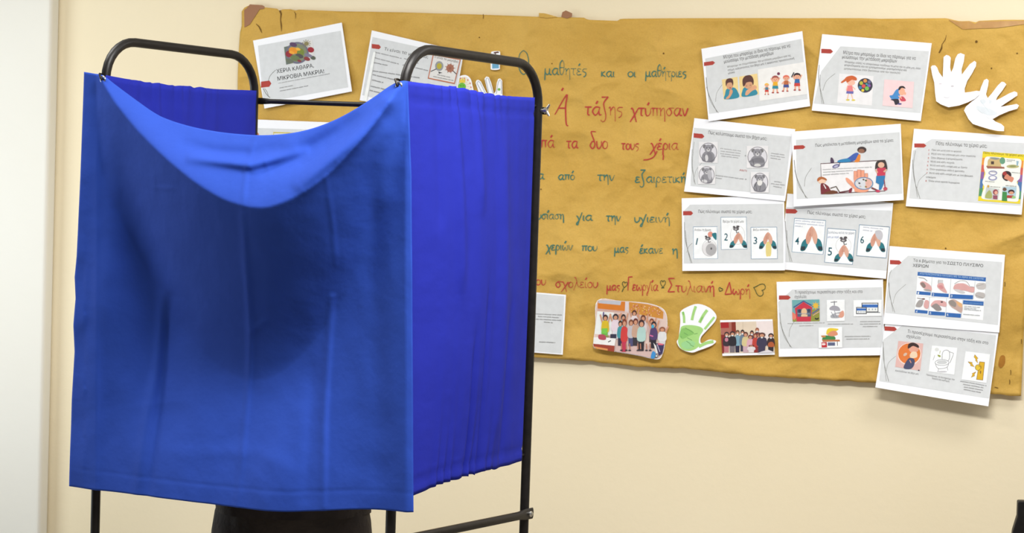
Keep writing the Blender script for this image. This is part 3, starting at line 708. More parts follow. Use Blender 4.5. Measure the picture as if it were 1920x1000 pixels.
t.scribble((745, 482), (758, 484), 18, INK, 5); t.scribble((750, 742), (765, 744), 18, INK, 5); t.done()
t = sh.part('red_word'); t.text('ΑΝΤΙ', (685, 650), (765, 660), 26, (190, 110, 110)); t.done()
def bear(p, x, y, rx, ry, tw=0):
    p.quad(x - rx * 1.12, y - ry * 1.12, x + rx * 1.12, y + ry * 1.12, (234, 235, 236)); p.ell(x, y, rx, ry, (222, 222, 228), 0, 28)
    p.blob([(x - rx * .62, y + ry * .95), (x - rx * .72, y + ry * .3), (x - rx * .3, y - ry * .12), (x + rx * .35, y - ry * .1), (x + rx * .75, y + ry * .35), (x + rx * .6, y + ry * 1.0)], (146, 146, 152))
    p.ell(x - rx * .42, y - ry * .62, rx * .22, ry * .2, (120, 120, 126)); p.ell(x + rx * .42, y - ry * .62, rx * .22, ry * .2, (120, 120, 126)); p.ell(x, y - ry * .4, rx * .46, ry * .42, (150, 150, 156)); p.ell(x, y - ry * .25, rx * .2, ry * .16, (210, 210, 212)); p.ell(x, y - ry * .3, rx * .08, ry * .06, (70, 70, 76)); p.ell(x - rx * .18, y - ry * .48, rx * .05, ry * .06, (60, 60, 66)); p.ell(x + rx * .18, y - ry * .48, rx * .05, ry * .06, (60, 60, 66))
    if tw == 0: p.blob([(x - rx * .1, y), (x + rx * .45, y + ry * .2), (x + rx * .5, y + ry * 1.05), (x, y + ry * .8)], (128, 128, 136)); p.ell(x - rx * .2, y + ry * .6, rx * .2, ry * .35, (215, 215, 218))
    if tw == 1: p.blob([(x - rx * .9, y + ry * .5), (x - rx * .2, y + ry * .1), (x + rx * .5, y + ry * .15), (x + rx * .7, y + ry * .55), (x, y + ry * .55)], (126, 126, 132)); p.ell(x, y + ry * .85, rx * .35, ry * .18, (212, 212, 214))
    if tw == 2: p.blob([(x + rx * .1, y - ry * .4), (x + rx * .5, y - ry * .6), (x + rx * .7, y), (x + rx * .5, y + ry * .6), (x + rx * .2, y + ry * .3)], (186, 186, 192)); p.ell(x - rx * .3, y + ry * .8, rx * .4, ry * .25, (214, 214, 216))
    if tw == 3: p.blob([(x - rx * .3, y - ry * .15), (x + rx * .3, y - ry * .15), (x + rx * .2, y + ry * .3), (x - rx * .2, y + ry * .3)], (228, 228, 230)); p.line([(x - rx * .3, y - ry * .1), (x - rx * .7, y + ry * .5)], rx * .06, (80, 80, 86)); p.line([(x + rx * .1, y + ry * .35), (x, y + ry * .9)], rx * .05, (80, 80, 86))
    p.line([(x - rx * .5, y + ry * .2), (x - rx * .35, y + ry * .85)], rx * .05, (90, 90, 96)); p.ring(x, y, rx, ry, 5, (96, 94, 104))
for args in ((342, 447, 94, 104, 0), (885, 497, 106, 110, 1), (326, 695, 84, 92, 2), (912, 778, 90, 102, 3)):
    p = sh.part('picture', 'grey animal drawing in a circle'); bear(p, *args); p.done()
# S7 kids around a frame ------------------------------------------------
cr = (1480, 220, 5.5556)
sh = slide([(25, 150), (1160, 68), (1193, 862), (50, 930)], 3, 'sheet with three children lounging around a framed box and a big open hand', cr,
           [(70, 235), (1148, 155), (1180, 795), (80, 852)], (47, 296, 122, 40, -0.05), GR(52, 445, 1.2), lift=0.010)
t = sh.part('heading'); t.text('Πώς μπαίνεται η μετάδοση μικροβίων από τα χέρια;', (272, 308), (1085, 252), 42, (108, 110, 112)); t.done()
p = sh.part('picture', 'framed white box with small print'); p.poly([(328, 484), (1000, 450), (1000, 770), (342, 800)], (238, 239, 240)); p.line([(342, 800), (328, 484), (1000, 448)], 9, (96, 70, 72)); p.line([(342, 800), (1000, 768)], 9, (96, 70, 72))
for i, a in enumerate(((350, 546, 860, 520), (355, 574, 660, 556), (350, 602, 620, 584))): p.scribble(a[:2], a[2:], 13, (110, 112, 116), 5, i)
p.ell(488, 510, 40, 20, (104, 104, 150), -0.3); p.ell(488, 512, 24, 10, (190, 190, 214), -0.3); p.line([(522, 498), (528, 470)], 8, (70, 70, 90)); p.done()
p = sh.part('picture', 'child in blue lying on the box'); p.ell(756, 340, 48, 34, (70, 58, 58)); p.ell(752, 352, 32, 22, (150, 104, 84)); p.blob([(510, 468), (520, 448), (600, 430), (680, 375), (720, 375), (720, 420), (650, 462)], (70, 96, 176)); p.blob([(510, 470), (520, 446), (610, 430), (640, 464)], (52, 132, 186)); p.blob([(680, 465), (700, 430), (720, 390), (742, 395), (730, 462)], (226, 136, 62)); p.blob([(432, 476), (432, 424), (450, 424), (466, 452), (464, 474)], (80, 66, 90)); p.done()
p = sh.part('picture', 'child in maroon sitting against the box'); p.ell(342, 662, 44, 30, (236, 200, 176)); p.blob([(292, 650), (310, 626), (350, 622), (388, 642), (388, 660), (340, 645), (300, 668)], (176, 106, 60)); p.blob([(332, 790), (330, 700), (360, 688), (410, 720), (440, 765), (500, 770), (490, 795), (345, 802)], (122, 50, 58)); p.line([(360, 700), (385, 745)], 9, (238, 238, 238)); p.blob([(360, 800), (440, 762), (500, 775), (480, 798)], (110, 66, 44)); p.line([(430, 740), (490, 722), (525, 780)], 12, (104, 92, 84)); p.line([(520, 785), (640, 765)], 14, (96, 50, 56)); p.blob([(625, 785), (625, 755), (650, 735), (658, 745), (648, 785)], (130, 50, 66)); p.done()
p = sh.part('picture', 'big open hand with germs'); HSK = (232, 160, 134); HO = (170, 104, 90)
for x, a, b_, w in ((690, 650, 560, 32), (728, 640, 546, 34), (766, 640, 552, 32), (804, 650, 584, 28)): p.line([(x, a), (x, b_)], w + 5, HO); p.line([(x, a), (x, b_ + 3)], w, HSK)
p.blob([(590, 632), (620, 640), (670, 690), (680, 745), (640, 710), (600, 670)], HSK); p.blob([(675, 660), (690, 630), (820, 630), (835, 700), (815, 775), (695, 778), (680, 740)], HSK); p.ell(770, 690, 92, 62, (212, 216, 226)); p.blob([(800, 640), (850, 640), (862, 690), (835, 740), (800, 740)], (226, 176, 164))
p.ring(778, 690, 94, 62, 9, (96, 138, 176)); p.line([(858, 735), (945, 775)], 18, (120, 70, 72))
for x, y, c in ((732, 688, (80, 80, 90)), (775, 650, (110, 90, 80)), (800, 660, (90, 100, 60)), (800, 725, (150, 120, 60)), (742, 720, (200, 190, 190)), (715, 665, (190, 196, 206))): p.ell(x, y, 12, 9, c, .4, 10)
p.done()
p = sh.part('picture', 'child with dark hair in red top and blue jeans'); p.blob([(895, 540), (905, 470), (950, 446), (1000, 452), (1018, 500), (1020, 545), (985, 530), (920, 530)], (66, 56, 58)); p.ell(958, 498, 34, 30, (224, 180, 158)); p.poly([(915, 530), (1005, 525), (1000, 610), (915, 614)], (200, 66, 88)); p.poly([(908, 612), (1000, 608), (992, 680), (960, 755), (935, 758), (938, 700), (902, 680)], (54, 126, 180)); p.line([(900, 545), (920, 580)], 16, (222, 176, 154)); p.line([(1016, 545), (985, 570)], 16, (222, 176, 154)); p.ell(925, 770, 24, 12, (196, 66, 96)); p.ell(1002, 745, 22, 18, (196, 80, 96)); p.line([(990, 650), (1000, 740)], 10, (140, 60, 80)); p.done()
# S8 when do we wash ---------------------------------------------------
cr = (1690, 220, 5.265)
sh = slide([(125, 113), (1267, 195), (1187, 962), (45, 878)], 1, 'sheet with a numbered list and a yellow rainbow-edged picture, at the right edge', cr,
           [(300, 215), (1215, 255), (1180, 875), (80, 800), (115, 330)], (128, 258, 120, 40, 0.02), [([(112, 420), (125, 600), (185, 805)], 4), ([(140, 330), (120, 500), (160, 790)], 3), ([(155, 700), (180, 620), (260, 545)], 2.6)])
t = sh.part('heading'); t.text('Πότε πλένουμε τα χέρια μας;', (342, 274), (845, 300), 48, (112, 114, 116)); t.done()
t = sh.part('body_text')
LST = ('Πριν και μετά από το φαγητό', 'Μετά από την επίσκεψη μας στην τουαλέτα', 'Όταν βήχουμε ή φτερνιζόμαστε', 'Μετά από κάθε παιχνίδι', 'Μετά από κάθε επαφή μας με ζώντα', 'Όταν γυρίσουμε σπίτι ή φροντίδα', 'Μετά από κάθε επαφή μας με ένα βρώμικο')
for s_, a in zip(LST, ((300, 330, 592, 348), (297, 368, 732, 394), (292, 408, 604, 426), (290, 445, 524, 460), (285, 482, 650, 506), (280, 520, 622, 544), (277, 558, 706, 590))): t.text(s_, a[:2], a[2:], 24, (128, 128, 132))
t.text('αντικείμενο', (242, 598), (340, 604), 24, (128, 128, 132)); t.text('Όταν είναι ορατά λερωμένα', (268, 636), (575, 658), 24, (128, 128, 132)); t.done()
t = sh.part('list_numbers', 'small red list numbers')
for i, (x, y) in enumerate(((268, 332), (264, 370), (260, 410), (256, 446), (252, 484), (250, 522), (246, 560), (238, 636))): t.text(str(i + 1), (x, y), (x + (5 if i == 0 else 12), y + 1), 24, (196, 110, 104))
t.done()
p = sh.part('picture', 'yellow rainbow-edged picture of six washing moments'); p.poly([(805, 338), (1215, 368), (1172, 855), (757, 825)], (232, 214, 52))
p.text('Πότε πλένουμε τα χέρια μας;', (812, 360), (1205, 388), 30, (66, 60, 40))
for y0_, y1_, c in ((400, 470, (230, 150, 60)), (470, 540, (208, 96, 90)), (540, 610, (140, 96, 160)), (610, 700, (80, 120, 176)), (700, 780, (80, 150, 110))):
    d0_ = (y0_ - 338) * .096; d1_ = (y1_ - 338) * .096
    p.poly([(806 - d0_, y0_), (842 - d0_, y0_), (836 - d1_, y1_), (806 - d1_, y1_)], c); p.poly([(1172 - d0_ * .8, y0_ + 28), (1212 - d0_ * .8, y0_ + 30), (1212 - d1_ * .8, y1_ + 30), (1165 - d1_ * .8, y1_ + 28)], c)
p.blob([(828, 400), (900, 390), (1060, 405), (1180, 420), (1175, 520), (1170, 600), (1140, 640), (1165, 700), (1160, 800), (1130, 835), (980, 820), (810, 808), (795, 760), (820, 690), (800, 640), (830, 560), (815, 500)], (238, 240, 238))
p.blob([(850, 470), (868, 410), (975, 405), (985, 480), (1000, 500), (850, 495)], (206, 180, 130)); p.quad(885, 435, 915, 465, (80, 66, 60)); p.ell(998, 430, 28, 34, (104, 158, 130)); p.poly([(838, 480), (1015, 490), (1020, 508), (850, 506)], (156, 104, 88)); p.blob([(870, 400), (920, 396), (970, 408), (930, 420)], (140, 150, 150))
p.ell(1100, 486, 62, 18, (186, 182, 130)); p.ell(1100, 484, 34, 9, (140, 150, 96)); p.poly([(1135, 430), (1160, 434), (1150, 480), (1138, 478)], (150, 180, 200)); p.scribble((1040, 420), (1120, 426), 10, INK, 4); p.scribble((1040, 434), (1090, 438), 10, INK, 4)
p.ell(904, 550, 44, 24, (150, 154, 190)); p.ell(904, 550, 32, 15, (236, 238, 240)); p.ell(902, 600, 44, 26, (150, 154, 190)); p.ell(902, 598, 30, 16, (236, 238, 240)); p.scribble((830, 632), (920, 640), 10, INK, 4); p.scribble((880, 538), (940, 544), 10, INK, 4)
p.blob([(1000, 600), (1000, 550), (1040, 530), (1082, 550), (1080, 600), (1040, 630)], (60, 46, 48)); p.blob([(1015, 600), (1040, 560), (1070, 580), (1110, 600), (1090, 640), (1050, 620)], (214, 140, 116)); p.ell(1020, 556, 20, 20, (166, 60, 60)); p.scribble((1090, 545), (1172, 552), 11, INK, 4)
p.poly([(838, 690), (968, 708), (955, 815), (825, 800)], (196, 206, 206)); p.ell(930, 740, 26, 28, (150, 70, 80)); p.ell(935, 745, 16, 18, (220, 170, 150)); p.poly([(905, 770), (950, 772), (948, 812), (905, 808)], (150, 80, 100)); p.blob([(835, 760), (870, 720), (895, 760), (890, 800), (830, 796)], (170, 178, 110)); p.ell(858, 682, 12, 14, (206, 170, 90)); p.scribble((880, 685), (975, 692), 9, INK, 4)
p.poly([(1000, 685), (1138, 690), (1128, 800), (995, 795)], (176, 206, 222)); p.poly([(998, 735), (1042, 738), (1045, 828), (992, 824)], (70, 140, 76)); p.ell(1020, 712, 20, 18, (110, 80, 66)); p.ell(1086, 738, 32, 24, (60, 46, 50)); p.ell(1086, 748, 24, 16, (214, 156, 130)); p.poly([(1045, 770), (1110, 772), (1105, 800), (1040, 796)], (176, 70, 66)); p.ell(1110, 790, 20, 12, (150, 200, 130)); p.scribble((1030, 674), (1135, 682), 11, INK, 4)
p.done()
# S9 / S10 washing steps -----------------------------------------------
cr = (1270, 360, 4.5714)
TE, HK = (44, 122, 132), (214, 158, 138)
def num(p, s_, x, y, hgt): p.text(s_, (x, y), (x + hgt * (.16 if s_ == '1' else .5), y + hgt * .03), hgt * 1.38, (36, 124, 146))
def tap(p, x, y, k=1.0):
    p.ell(x, y, 20 * k, 12 * k, (96, 92, 98)); p.ell(x - 14 * k, y - 14 * k, 9 * k, 7 * k, (84, 80, 86)); p.ell(x + 12 * k, y - 16 * k, 11 * k, 8 * k, (84, 80, 86)); p.line([(x, y + 4 * k), (x + 5 * k, y + 28 * k), (x + 20 * k, y + 22 * k)], 7 * k, (110, 108, 114)); p.ell(x - 2 * k, y + 1 * k, 9 * k, 5 * k, (190, 190, 194))
def hands(p, x, y, w, hgt, soap=None):
    p.blob([(x - w * .5, y + hgt), (x - w * .42, y + hgt * .66), (x - w * .2, y + hgt * .5), (x - w * .14, y + hgt * .7), (x - w * .3, y + hgt)], TE)
    p.blob([(x + w * .5, y + hgt), (x + w * .42, y + hgt * .62), (x + w * .22, y + hgt * .5), (x + w * .16, y + hgt * .7), (x + w * .3, y + hgt)], TE)
    p.poly([(x - w * .5, y + hgt * 1.0), (x - w * .47, y + hgt * .84), (x - w * .28, y + hgt * .84), (x - w * .3, y + hgt)], (44, 60, 70)); p.poly([(x + w * .5, y + hgt * 1.0), (x + w * .47, y + hgt * .84), (x + w * .28, y + hgt * .84), (x + w * .3, y + hgt)], (44, 60, 70))
    p.blob([(x - w * .22, y + hgt * .72), (x - w * .26, y + hgt * .45), (x - w * .12, y + hgt * .12), (x + w * .02, y), (x + w * .06, y + hgt * .15), (x - w * .02, y + hgt * .5), (x - w * .12, y + hgt * .72)], HK)
    p.blob([(x + w * .22, y + hgt * .72), (x + w * .26, y + hgt * .42), (x + w * .14, y + hgt * .12), (x + w * .02, y + hgt * .03), (x - w * .04, y + hgt * .25), (x + w * .04, y + hgt * .5), (x + w * .13, y + hgt * .72)], (222, 172, 152))
    for i in range(3): p.line([(x - w * .02 + i * w * .05, y + hgt * .1), (x - w * .1 + i * w * .06, y + hgt * .42)], 2.5, (170, 112, 98))
sh = slide([(37, 55), (915, 32), (925, 672), (48, 677)], 2, 'sheet with three numbered washing pictures 1, 2 and 3', cr,
           [(60, 160), (110, 110), (905, 102), (912, 608), (60, 612)], (50, 165, 86, 36, 0.0), [([(62, 260), (72, 420), (130, 610)], 3.4), ([(70, 330), (85, 460), (120, 610)], 3), ([(85, 520), (100, 470), (130, 440)], 2.4)], lift=0.005)
t = sh.part('heading'); t.text('Πώς πλένουμε σωστά τα χέρια μας;', (180, 180), (640, 182), 36, (104, 104, 108)); t.done()
BX = (92, 138, 172)
p = sh.part('picture', 'washing picture 1, opening the tap'); p.quad(138, 300, 350, 572, WHT); p.frame([(138, 300), (343, 298), (350, 572), (143, 574)], 4, BX); p.text('Ανοίγω τη βρύση', (148, 334), (290, 336), 26, (84, 84, 90)); num(p, '1', 160, 452, 60)
p.ell(278, 488, 64, 66, (226, 227, 228)); p.ring(278, 480, 62, 70, 2.5, (170, 170, 174)); p.ell(292, 494, 46, 52, (178, 179, 182)); p.ell(294, 486, 8, 10, (96, 96, 100)); tap(p, 265, 400, 1.2); p.ell(285, 364, 22, 24, (226, 150, 132)); p.blob([(298, 360), (325, 350), (338, 360), (336, 412), (310, 390)], TE); p.done()
p = sh.part('picture', 'washing picture 2, wetting the hands'); p.poly([(374, 218), (594, 216), (601, 490), (380, 494)], WHT); p.frame([(374, 218), (592, 216), (600, 490), (380, 494)], 4, BX); p.text('Βρέχω τα χέρια μου', (392, 262), (570, 262), 28, (84, 84, 90)); num(p, '2', 402, 416, 64); p.ring(518, 370, 62, 80, 2.5, (190, 190, 192)); tap(p, 505, 318, 1.25); hands(p, 525, 350, 150, 126); p.done()
p = sh.part('picture', 'washing picture 3, taking soap'); p.poly([(632, 304), (855, 302), (860, 572), (637, 574)], WHT); p.frame([(632, 304), (853, 302), (860, 572), (637, 574)], 4, BX); p.text('Βάζω σαπούνι', (652, 334), (782, 332), 26, (84, 84, 90)); num(p, '3', 654, 446, 62); p.blob([(762, 450), (785, 425), (806, 450), (806, 540), (785, 552), (764, 545)], (228, 214, 140)); hands(p, 778, 345, 150, 140); p.done()
sh = slide([(942, 14), (1850, 95), (1790, 745), (882, 662)], 1, 'sheet with numbered washing pictures 4, 5 and 6', cr,
           [(935, 130), (1100, 140), (1838, 160), (1795, 675), (930, 600)], (930, 146, 102, 38, 0.03), [([(925, 250), (940, 420), (985, 600)], 3.4), ([(940, 330), (945, 460), (970, 600)], 3)], lift=0.004)
t = sh.part('heading'); t.text('Πώς πλένουμε σωστά τα χέρια μας;', (1115, 188), (1612, 226), 38, (112, 114, 118)); t.done()
p = sh.part('picture', 'washing picture 4, rubbing the hands'); q = [(1005, 226), (1272, 246), (1250, 536), (984, 514)]; p.poly(q, WHT); p.frame(q, 5, BX)
for i, a in enumerate(((1015, 246, 1250, 266), (1012, 268, 1255, 290), (1010, 292, 1070, 298))): p.scribble(a[:2], a[2:], 14, (150, 160, 190), 5, i)
num(p, '4', 1010, 450, 66); hands(p, 1152, 295, 190, 205); p.done()
p = sh.part('picture', 'washing picture 5, rinsing the hands'); q = [(1290, 312), (1530, 330), (1502, 622), (1264, 602)]; p.poly(q, WHT); p.frame(q, 5, BX); p.text('Ξεπλένω καλά τα χέρια', (1292, 356), (1518, 362), 26, (104, 124, 176)); p.text('μου με νερό', (1290, 394), (1385, 396), 26, (110, 130, 186)); num(p, '5', 1290, 544, 72); p.ring(1425, 460, 66, 70, 2.5, (190, 190, 194)); tap(p, 1425, 415, 1.4); hands(p, 1428, 455, 165, 140); p.done()
p = sh.part('picture', 'washing picture 6, drying the hands'); q = [(1562, 282), (1818, 302), (1790, 566), (1538, 546)]; p.poly(q, WHT); p.frame(q, 5, BX)
for i, a in enumerate(((1595, 302, 1770, 320), (1592, 328, 1670, 336))): p.scribble(a[:2], a[2:], 12, (140, 150, 176), 4.5, i)
num(p, '6', 1568, 440, 64); hands(p, 1700, 350, 165, 160); p.blob([(1695, 340), (1740, 330), (1762, 365), (1750, 410), (1715, 400)], (196, 198, 204)); p.done()
# S11 school sheet ------------------------------------------------------
cr = (1440, 510, 5.883)
sh = slide([(97, 110), (1270, 83), (1290, 916), (127, 933)], 1, 'sheet with a red schoolhouse, two laptop screens and a blond child at a desk', cr,
           [(270, 195), (1258, 168), (1272, 828), (140, 842), (118, 330)], (124, 260, 130, 46, 0.0), GR(135, 450, 1.15), lift=0.005)
t = sh.part('heading'); t.text('Τι προσέχουμε περισσότερο στην τάξη και στο', (298, 240), (1045, 232), 46, (130, 130, 134)); t.text('σχολείο;', (296, 290), (430, 288), 46, (130, 130, 134)); t.done()
t = sh.part('body_text')
for i, a in enumerate(((222, 570, 628, 562), (350, 596, 502, 592), (665, 576, 940, 574), (1020, 548, 1240, 546), (1018, 576, 1245, 572), (1050, 602, 1210, 600), (852, 712, 1135, 708), (868, 740, 1122, 736))): t.scribble(a[:2], a[2:], 14, (124, 124, 126), 5, i)
t.done()
p = sh.part('picture', 'red schoolhouse under a sun'); p.poly([(268, 310), (570, 303), (574, 542), (277, 547)], (112, 172, 178)); p.poly([(275, 470), (420, 430), (572, 400), (574, 542), (277, 547)], (146, 150, 70)); p.poly([(270, 440), (330, 480), (300, 530), (274, 520)], (226, 130, 110)); p.line([(490, 460), (570, 405)], 14, (96, 100, 150)); p.line([(500, 480), (572, 435)], 8, (220, 160, 160))
p.poly([(300, 400), (395, 330), (492, 390), (475, 545), (322, 546)], (200, 56, 78)); p.line([(285, 392), (395, 322), (505, 380)], 14, (74, 84, 140)); p.poly([(325, 410), (478, 405), (478, 492), (330, 494)], (84, 96, 120)); p.ell(402, 440, 32, 40, (226, 190, 150)); p.poly([(370, 470), (440, 470), (440, 492), (370, 492)], (226, 196, 160)); p.line([(330, 458), (470, 462)], 6, (150, 160, 180)); p.ell(352, 430, 16, 18, (56, 66, 90)); p.ell(455, 425, 16, 18, (56, 66, 90)); p.ell(530, 372, 28, 28, (232, 190, 70))
for i in range(8): a = i * .785; p.line([(530, 372), (530 + 44 * math.cos(a), 372 + 44 * math.sin(a))], 7, (232, 190, 70))
p.blob([(520, 505), (545, 512), (562, 500), (558, 522), (530, 524)], (40, 36, 44)); p.done()
p = sh.part('picture', 'hands under a grey tap'); p.poly([(650, 310), (848, 306), (850, 540), (655, 545)], WHT); p.line([(695, 335), (765, 330)], 8, (96, 96, 104)); p.line([(735, 322), (735, 370)], 9, (110, 110, 118)); p.blob([(680, 400), (720, 372), (780, 385), (800, 425), (760, 430), (720, 425), (690, 420)], (164, 166, 176)); p.blob([(695, 480), (740, 455), (800, 440), (832, 430), (838, 485), (780, 508), (730, 510), (700, 505)], (170, 172, 182)); p.blob([(780, 490), (805, 440), (835, 430), (842, 480), (815, 505)], (222, 160, 140)); p.ell(770, 468, 22, 10, (235, 235, 238)); p.line([(700, 440), (735, 500)], 6, (130, 132, 146)); p.line([(735, 425), (760, 500)], 6, (140, 142, 156)); p.done()
p = sh.part('picture', 'two screens showing a blue page'); p.poly([(945, 312), (1258, 306), (1258, 485), (948, 490)], WHT)
def screen(x0_, y0_, x1_, y1_): p.quad(x0_, y0_, x1_, y1_, (58, 58, 66)); p.quad(x0_ + 8, y0_ + 8, x1_ - 8, y1_ - 8, (234, 236, 238)); p.quad(x0_ + 8, y0_ + (y1_ - y0_) * .18, x1_ - 8, y0_ + (y1_ - y0_) * .5, (56, 110, 190)); [p.quad(x0_ + (x1_ - x0_) * k, y0_ + (y1_ - y0_) * .62, x0_ + (x1_ - x0_) * k + 10, y0_ + (y1_ - y0_) * .78, (150, 160, 176)) for k in (.2, .42, .62, .8)]
screen(1035, 340, 1220, 444); p.quad(1020, 442, 1240, 450, (120, 124, 130)); screen(975, 388, 1092, 464); p.done()
p = sh.part('picture', 'blond child in green leaning on a desk'); p.poly([(562, 612), (822, 606), (826, 832), (566, 838)], WHT); p.blob([(650, 690), (655, 640), (690, 618), (780, 628), (760, 650), (735, 660), (690, 680)], (232, 206, 62)); p.blob([(660, 690), (700, 655), (750, 650), (775, 688), (740, 705), (700, 712)], (222, 150, 116)); p.blob([(605, 745), (640, 700), (700, 708), (740, 712), (740, 745)], (70, 136, 76)); p.poly([(588, 700), (640, 698), (640, 720), (600, 722)], (200, 140, 90)); p.poly([(600, 745), (795, 745), (800, 765), (610, 770)], (190, 122, 80)); p.line([(770, 765), (772, 812)], 7, (90, 76, 76)); p.poly([(595, 775), (655, 772), (658, 830), (598, 832)], (194, 50, 56)); p.quad(665, 775, 745, 812, (96, 106, 136)); p.ell(620, 795, 22, 12, (240, 220, 220)); p.done()
# S12 six steps -----------------------------------------------------------
cr = (1640, 450, 5.881)
sh = slide([(165, 68), (1437, 165), (1375, 1020), (100, 925)], 2, 'sheet with a blue and white grid of six steps for washing hands', cr,
           [(370, 175), (1405, 245), (1360, 935), (120, 800), (160, 360)], (170, 222, 128, 46, 0.05), [([(160, 470), (170, 620), (225, 800)], 4), ([(185, 330), (155, 480), (205, 790)], 3), ([(205, 700), (240, 590), (345, 490)], 2.6)], lift=0.006)
t = sh.part('heading'); t.text('Τα 6 βήματα για το', (425, 240), (790, 268), 44, (110, 112, 116)); t.text('ΣΩΣΤΟ ΠΛΥΣΙΜΟ', (800, 272), (1195, 302), 46, (60, 60, 66)); t.text('ΧΕΡΙΩΝ', (420, 298), (592, 308), 46, (60, 60, 66)); t.done()
BL = (54, 106, 176)
p = sh.part('picture', 'blue and white grid of six washing steps'); p.poly([(476, 352), (1228, 415), (1195, 885), (445, 805)], WHT); p.poly([(476, 352), (1228, 415), (1224, 460), (473, 395)], BL); p.text('ΑΠΟΤΕΛΕΣΜΑΤΙΚΟ ΠΛΥΣΙΜΟ ΜΕ ΤΑ ΧΕΡΙΑ ΜΕ ΣΑΠΟΥΝΙ', (495, 380), (1200, 440), 28, (170, 196, 226))
for (x0_, y0_, x1_, y1_), s_ in zip(((466, 563, 620, 605), (632, 580, 820, 625), (832, 596, 1088, 648), (448, 765, 588, 806), (600, 783, 780, 828), (790, 800, 955, 850)), '123456'):
    p.poly([(x0_, y0_), (x1_, y0_ + 14), (x1_ - 3, y1_ + 8), (x0_ - 3, y1_ - 4)], BL); p.text(s_, (x0_ + 8, y0_ + 34), (x0_ + 24, y0_ + 36), 36, (226, 232, 240))
for a in ((634, 410, 622, 610), (842, 428, 830, 630), (1108, 455, 1092, 650), (608, 625, 596, 820), (796, 640, 785, 835), (972, 660, 958, 850)): p.line([a[:2], a[2:]], 5, (190, 196, 204))
p.line([(470, 618), (1210, 672)], 4, (206, 210, 216))
PK, GK = (218, 168, 168), (170, 166, 166)
p.blob([(500, 480), (530, 455), (590, 480), (628, 520), (628, 560), (580, 550), (530, 525)], PK); p.blob([(505, 480), (540, 470), (565, 510), (540, 530)], (140, 124, 120)); p.line([(485, 415), (545, 425), (580, 455)], 6, (120, 120, 124), True); p.blob([(540, 545), (600, 545), (625, 568), (560, 560)], GK)
p.quad(705, 440, 755, 478, (206, 206, 208)); p.blob([(690, 500), (710, 478), (755, 480), (770, 520), (800, 580), (760, 575), (700, 530)], PK); p.blob([(700, 510), (740, 500), (760, 530), (730, 540)], (206, 140, 146)); p.line([(705, 440), (700, 480)], 4, (130, 120, 120))
p.blob([(870, 540), (890, 490), (960, 478), (1010, 490), (1060, 520), (1098, 520), (1090, 580), (1000, 560), (920, 550)], PK); p.line([(880, 485), (940, 452), (1010, 458), (1050, 510)], 4, (130, 126, 126), True); p.blob([(880, 545), (940, 550), (1000, 580), (960, 590), (910, 570)], (206, 206, 208)); p.line([(1055, 515), (1098, 520)], 4, (120, 110, 110))
p.blob([(1118, 500), (1150, 475), (1220, 480), (1215, 540), (1140, 540)], (196, 194, 194)); p.blob([(1108, 600), (1140, 575), (1212, 590), (1205, 640), (1130, 635)], (190, 186, 184)); p.line([(1120, 510), (1200, 490)], 4, (140, 138, 138)); p.line([(1110, 610), (1200, 640)], 4, (140, 138, 138))
p.blob([(455, 730), (490, 665), (540, 670), (515, 735)], (166, 160, 160)); p.blob([(545, 735), (560, 665), (602, 680), (590, 755)], PK); p.line([(470, 640), (540, 650)], 6, (130, 126, 128)); p.ell(540, 650, 18, 8, (120, 90, 90))
p.blob([(620, 720), (660, 670), (740, 668), (790, 690), (785, 735), (700, 720), (650, 740)], PK); p.blob([(630, 730), (680, 700), (720, 730), (740, 770), (690, 780), (650, 750)], (150, 142, 142)); p.ell(742, 684, 14, 10, (104, 80, 84))
p.blob([(815, 680), (860, 655), (910, 670), (968, 720), (960, 800), (900, 770), (840, 730)], (196, 170, 160)); p.blob([(818, 680), (860, 664), (900, 700), (890, 740), (840, 720)], (150, 140, 138)); p.blob([(900, 680), (960, 700), (965, 740), (930, 730)], (226, 176, 130))
p.poly([(978, 664), (1203, 680), (1200, 724), (975, 706)], BL); p.scribble((990, 690), (1188, 706), 12, (130, 166, 206), 5)
for i, a in enumerate(((990, 730, 1160, 744), (990, 748, 1120, 760), (990, 764, 1172, 780), (980, 818, 1160, 832))): p.scribble(a[:2], a[2:], 12, (110, 112, 120), 4.5, i)
p.done()
# S13 cough / toilet / handle -------------------------------------------
cr = (1630, 590, 5.554)
sh = slide([(172, 60), (1350, 155), (1243, 945), (72, 750)], 3, 'lowest sheet with an orange cough picture, a toilet and a yellow door handle', cr,
           [(360, 100), (1320, 215), (1250, 865), (110, 685), (150, 260)], (162, 122, 128, 44, 0.06), [([(145, 280), (160, 500), (210, 690)], 4), ([(150, 340), (165, 540), (185, 685)], 3), ([(180, 600), (205, 500), (280, 430)], 2.6)], lift=0.022)
t = sh.part('heading'); t.text('Τι προσέχουμε περισσότερο στην τάξη και στο', (398, 186), (1238, 310), 44, (120, 120, 124)); t.text('σχολείο;', (388, 236), (538, 256), 44, (120, 120, 124)); t.done()
t = sh.part('body_text'); t.text('Αγκαλιάζουμε τον βήχα μας', (275, 585), (518, 622), 24, (110, 110, 114)); t.text('Προσέχουμε να διατηρούμε την', (598, 628), (892, 680), 24, (110, 110, 114)); t.text('τουαλέτα καθαρή', (655, 664), (835, 698), 24, (110, 110, 114))
for i, a in enumerate(((952, 688, 1220, 735), (980, 720, 1190, 756), (990, 748, 1190, 782), (988, 772, 1170, 806))): t.scribble(a[:2], a[2:], 15, (104, 104, 108), 5.5, i)
t.done()
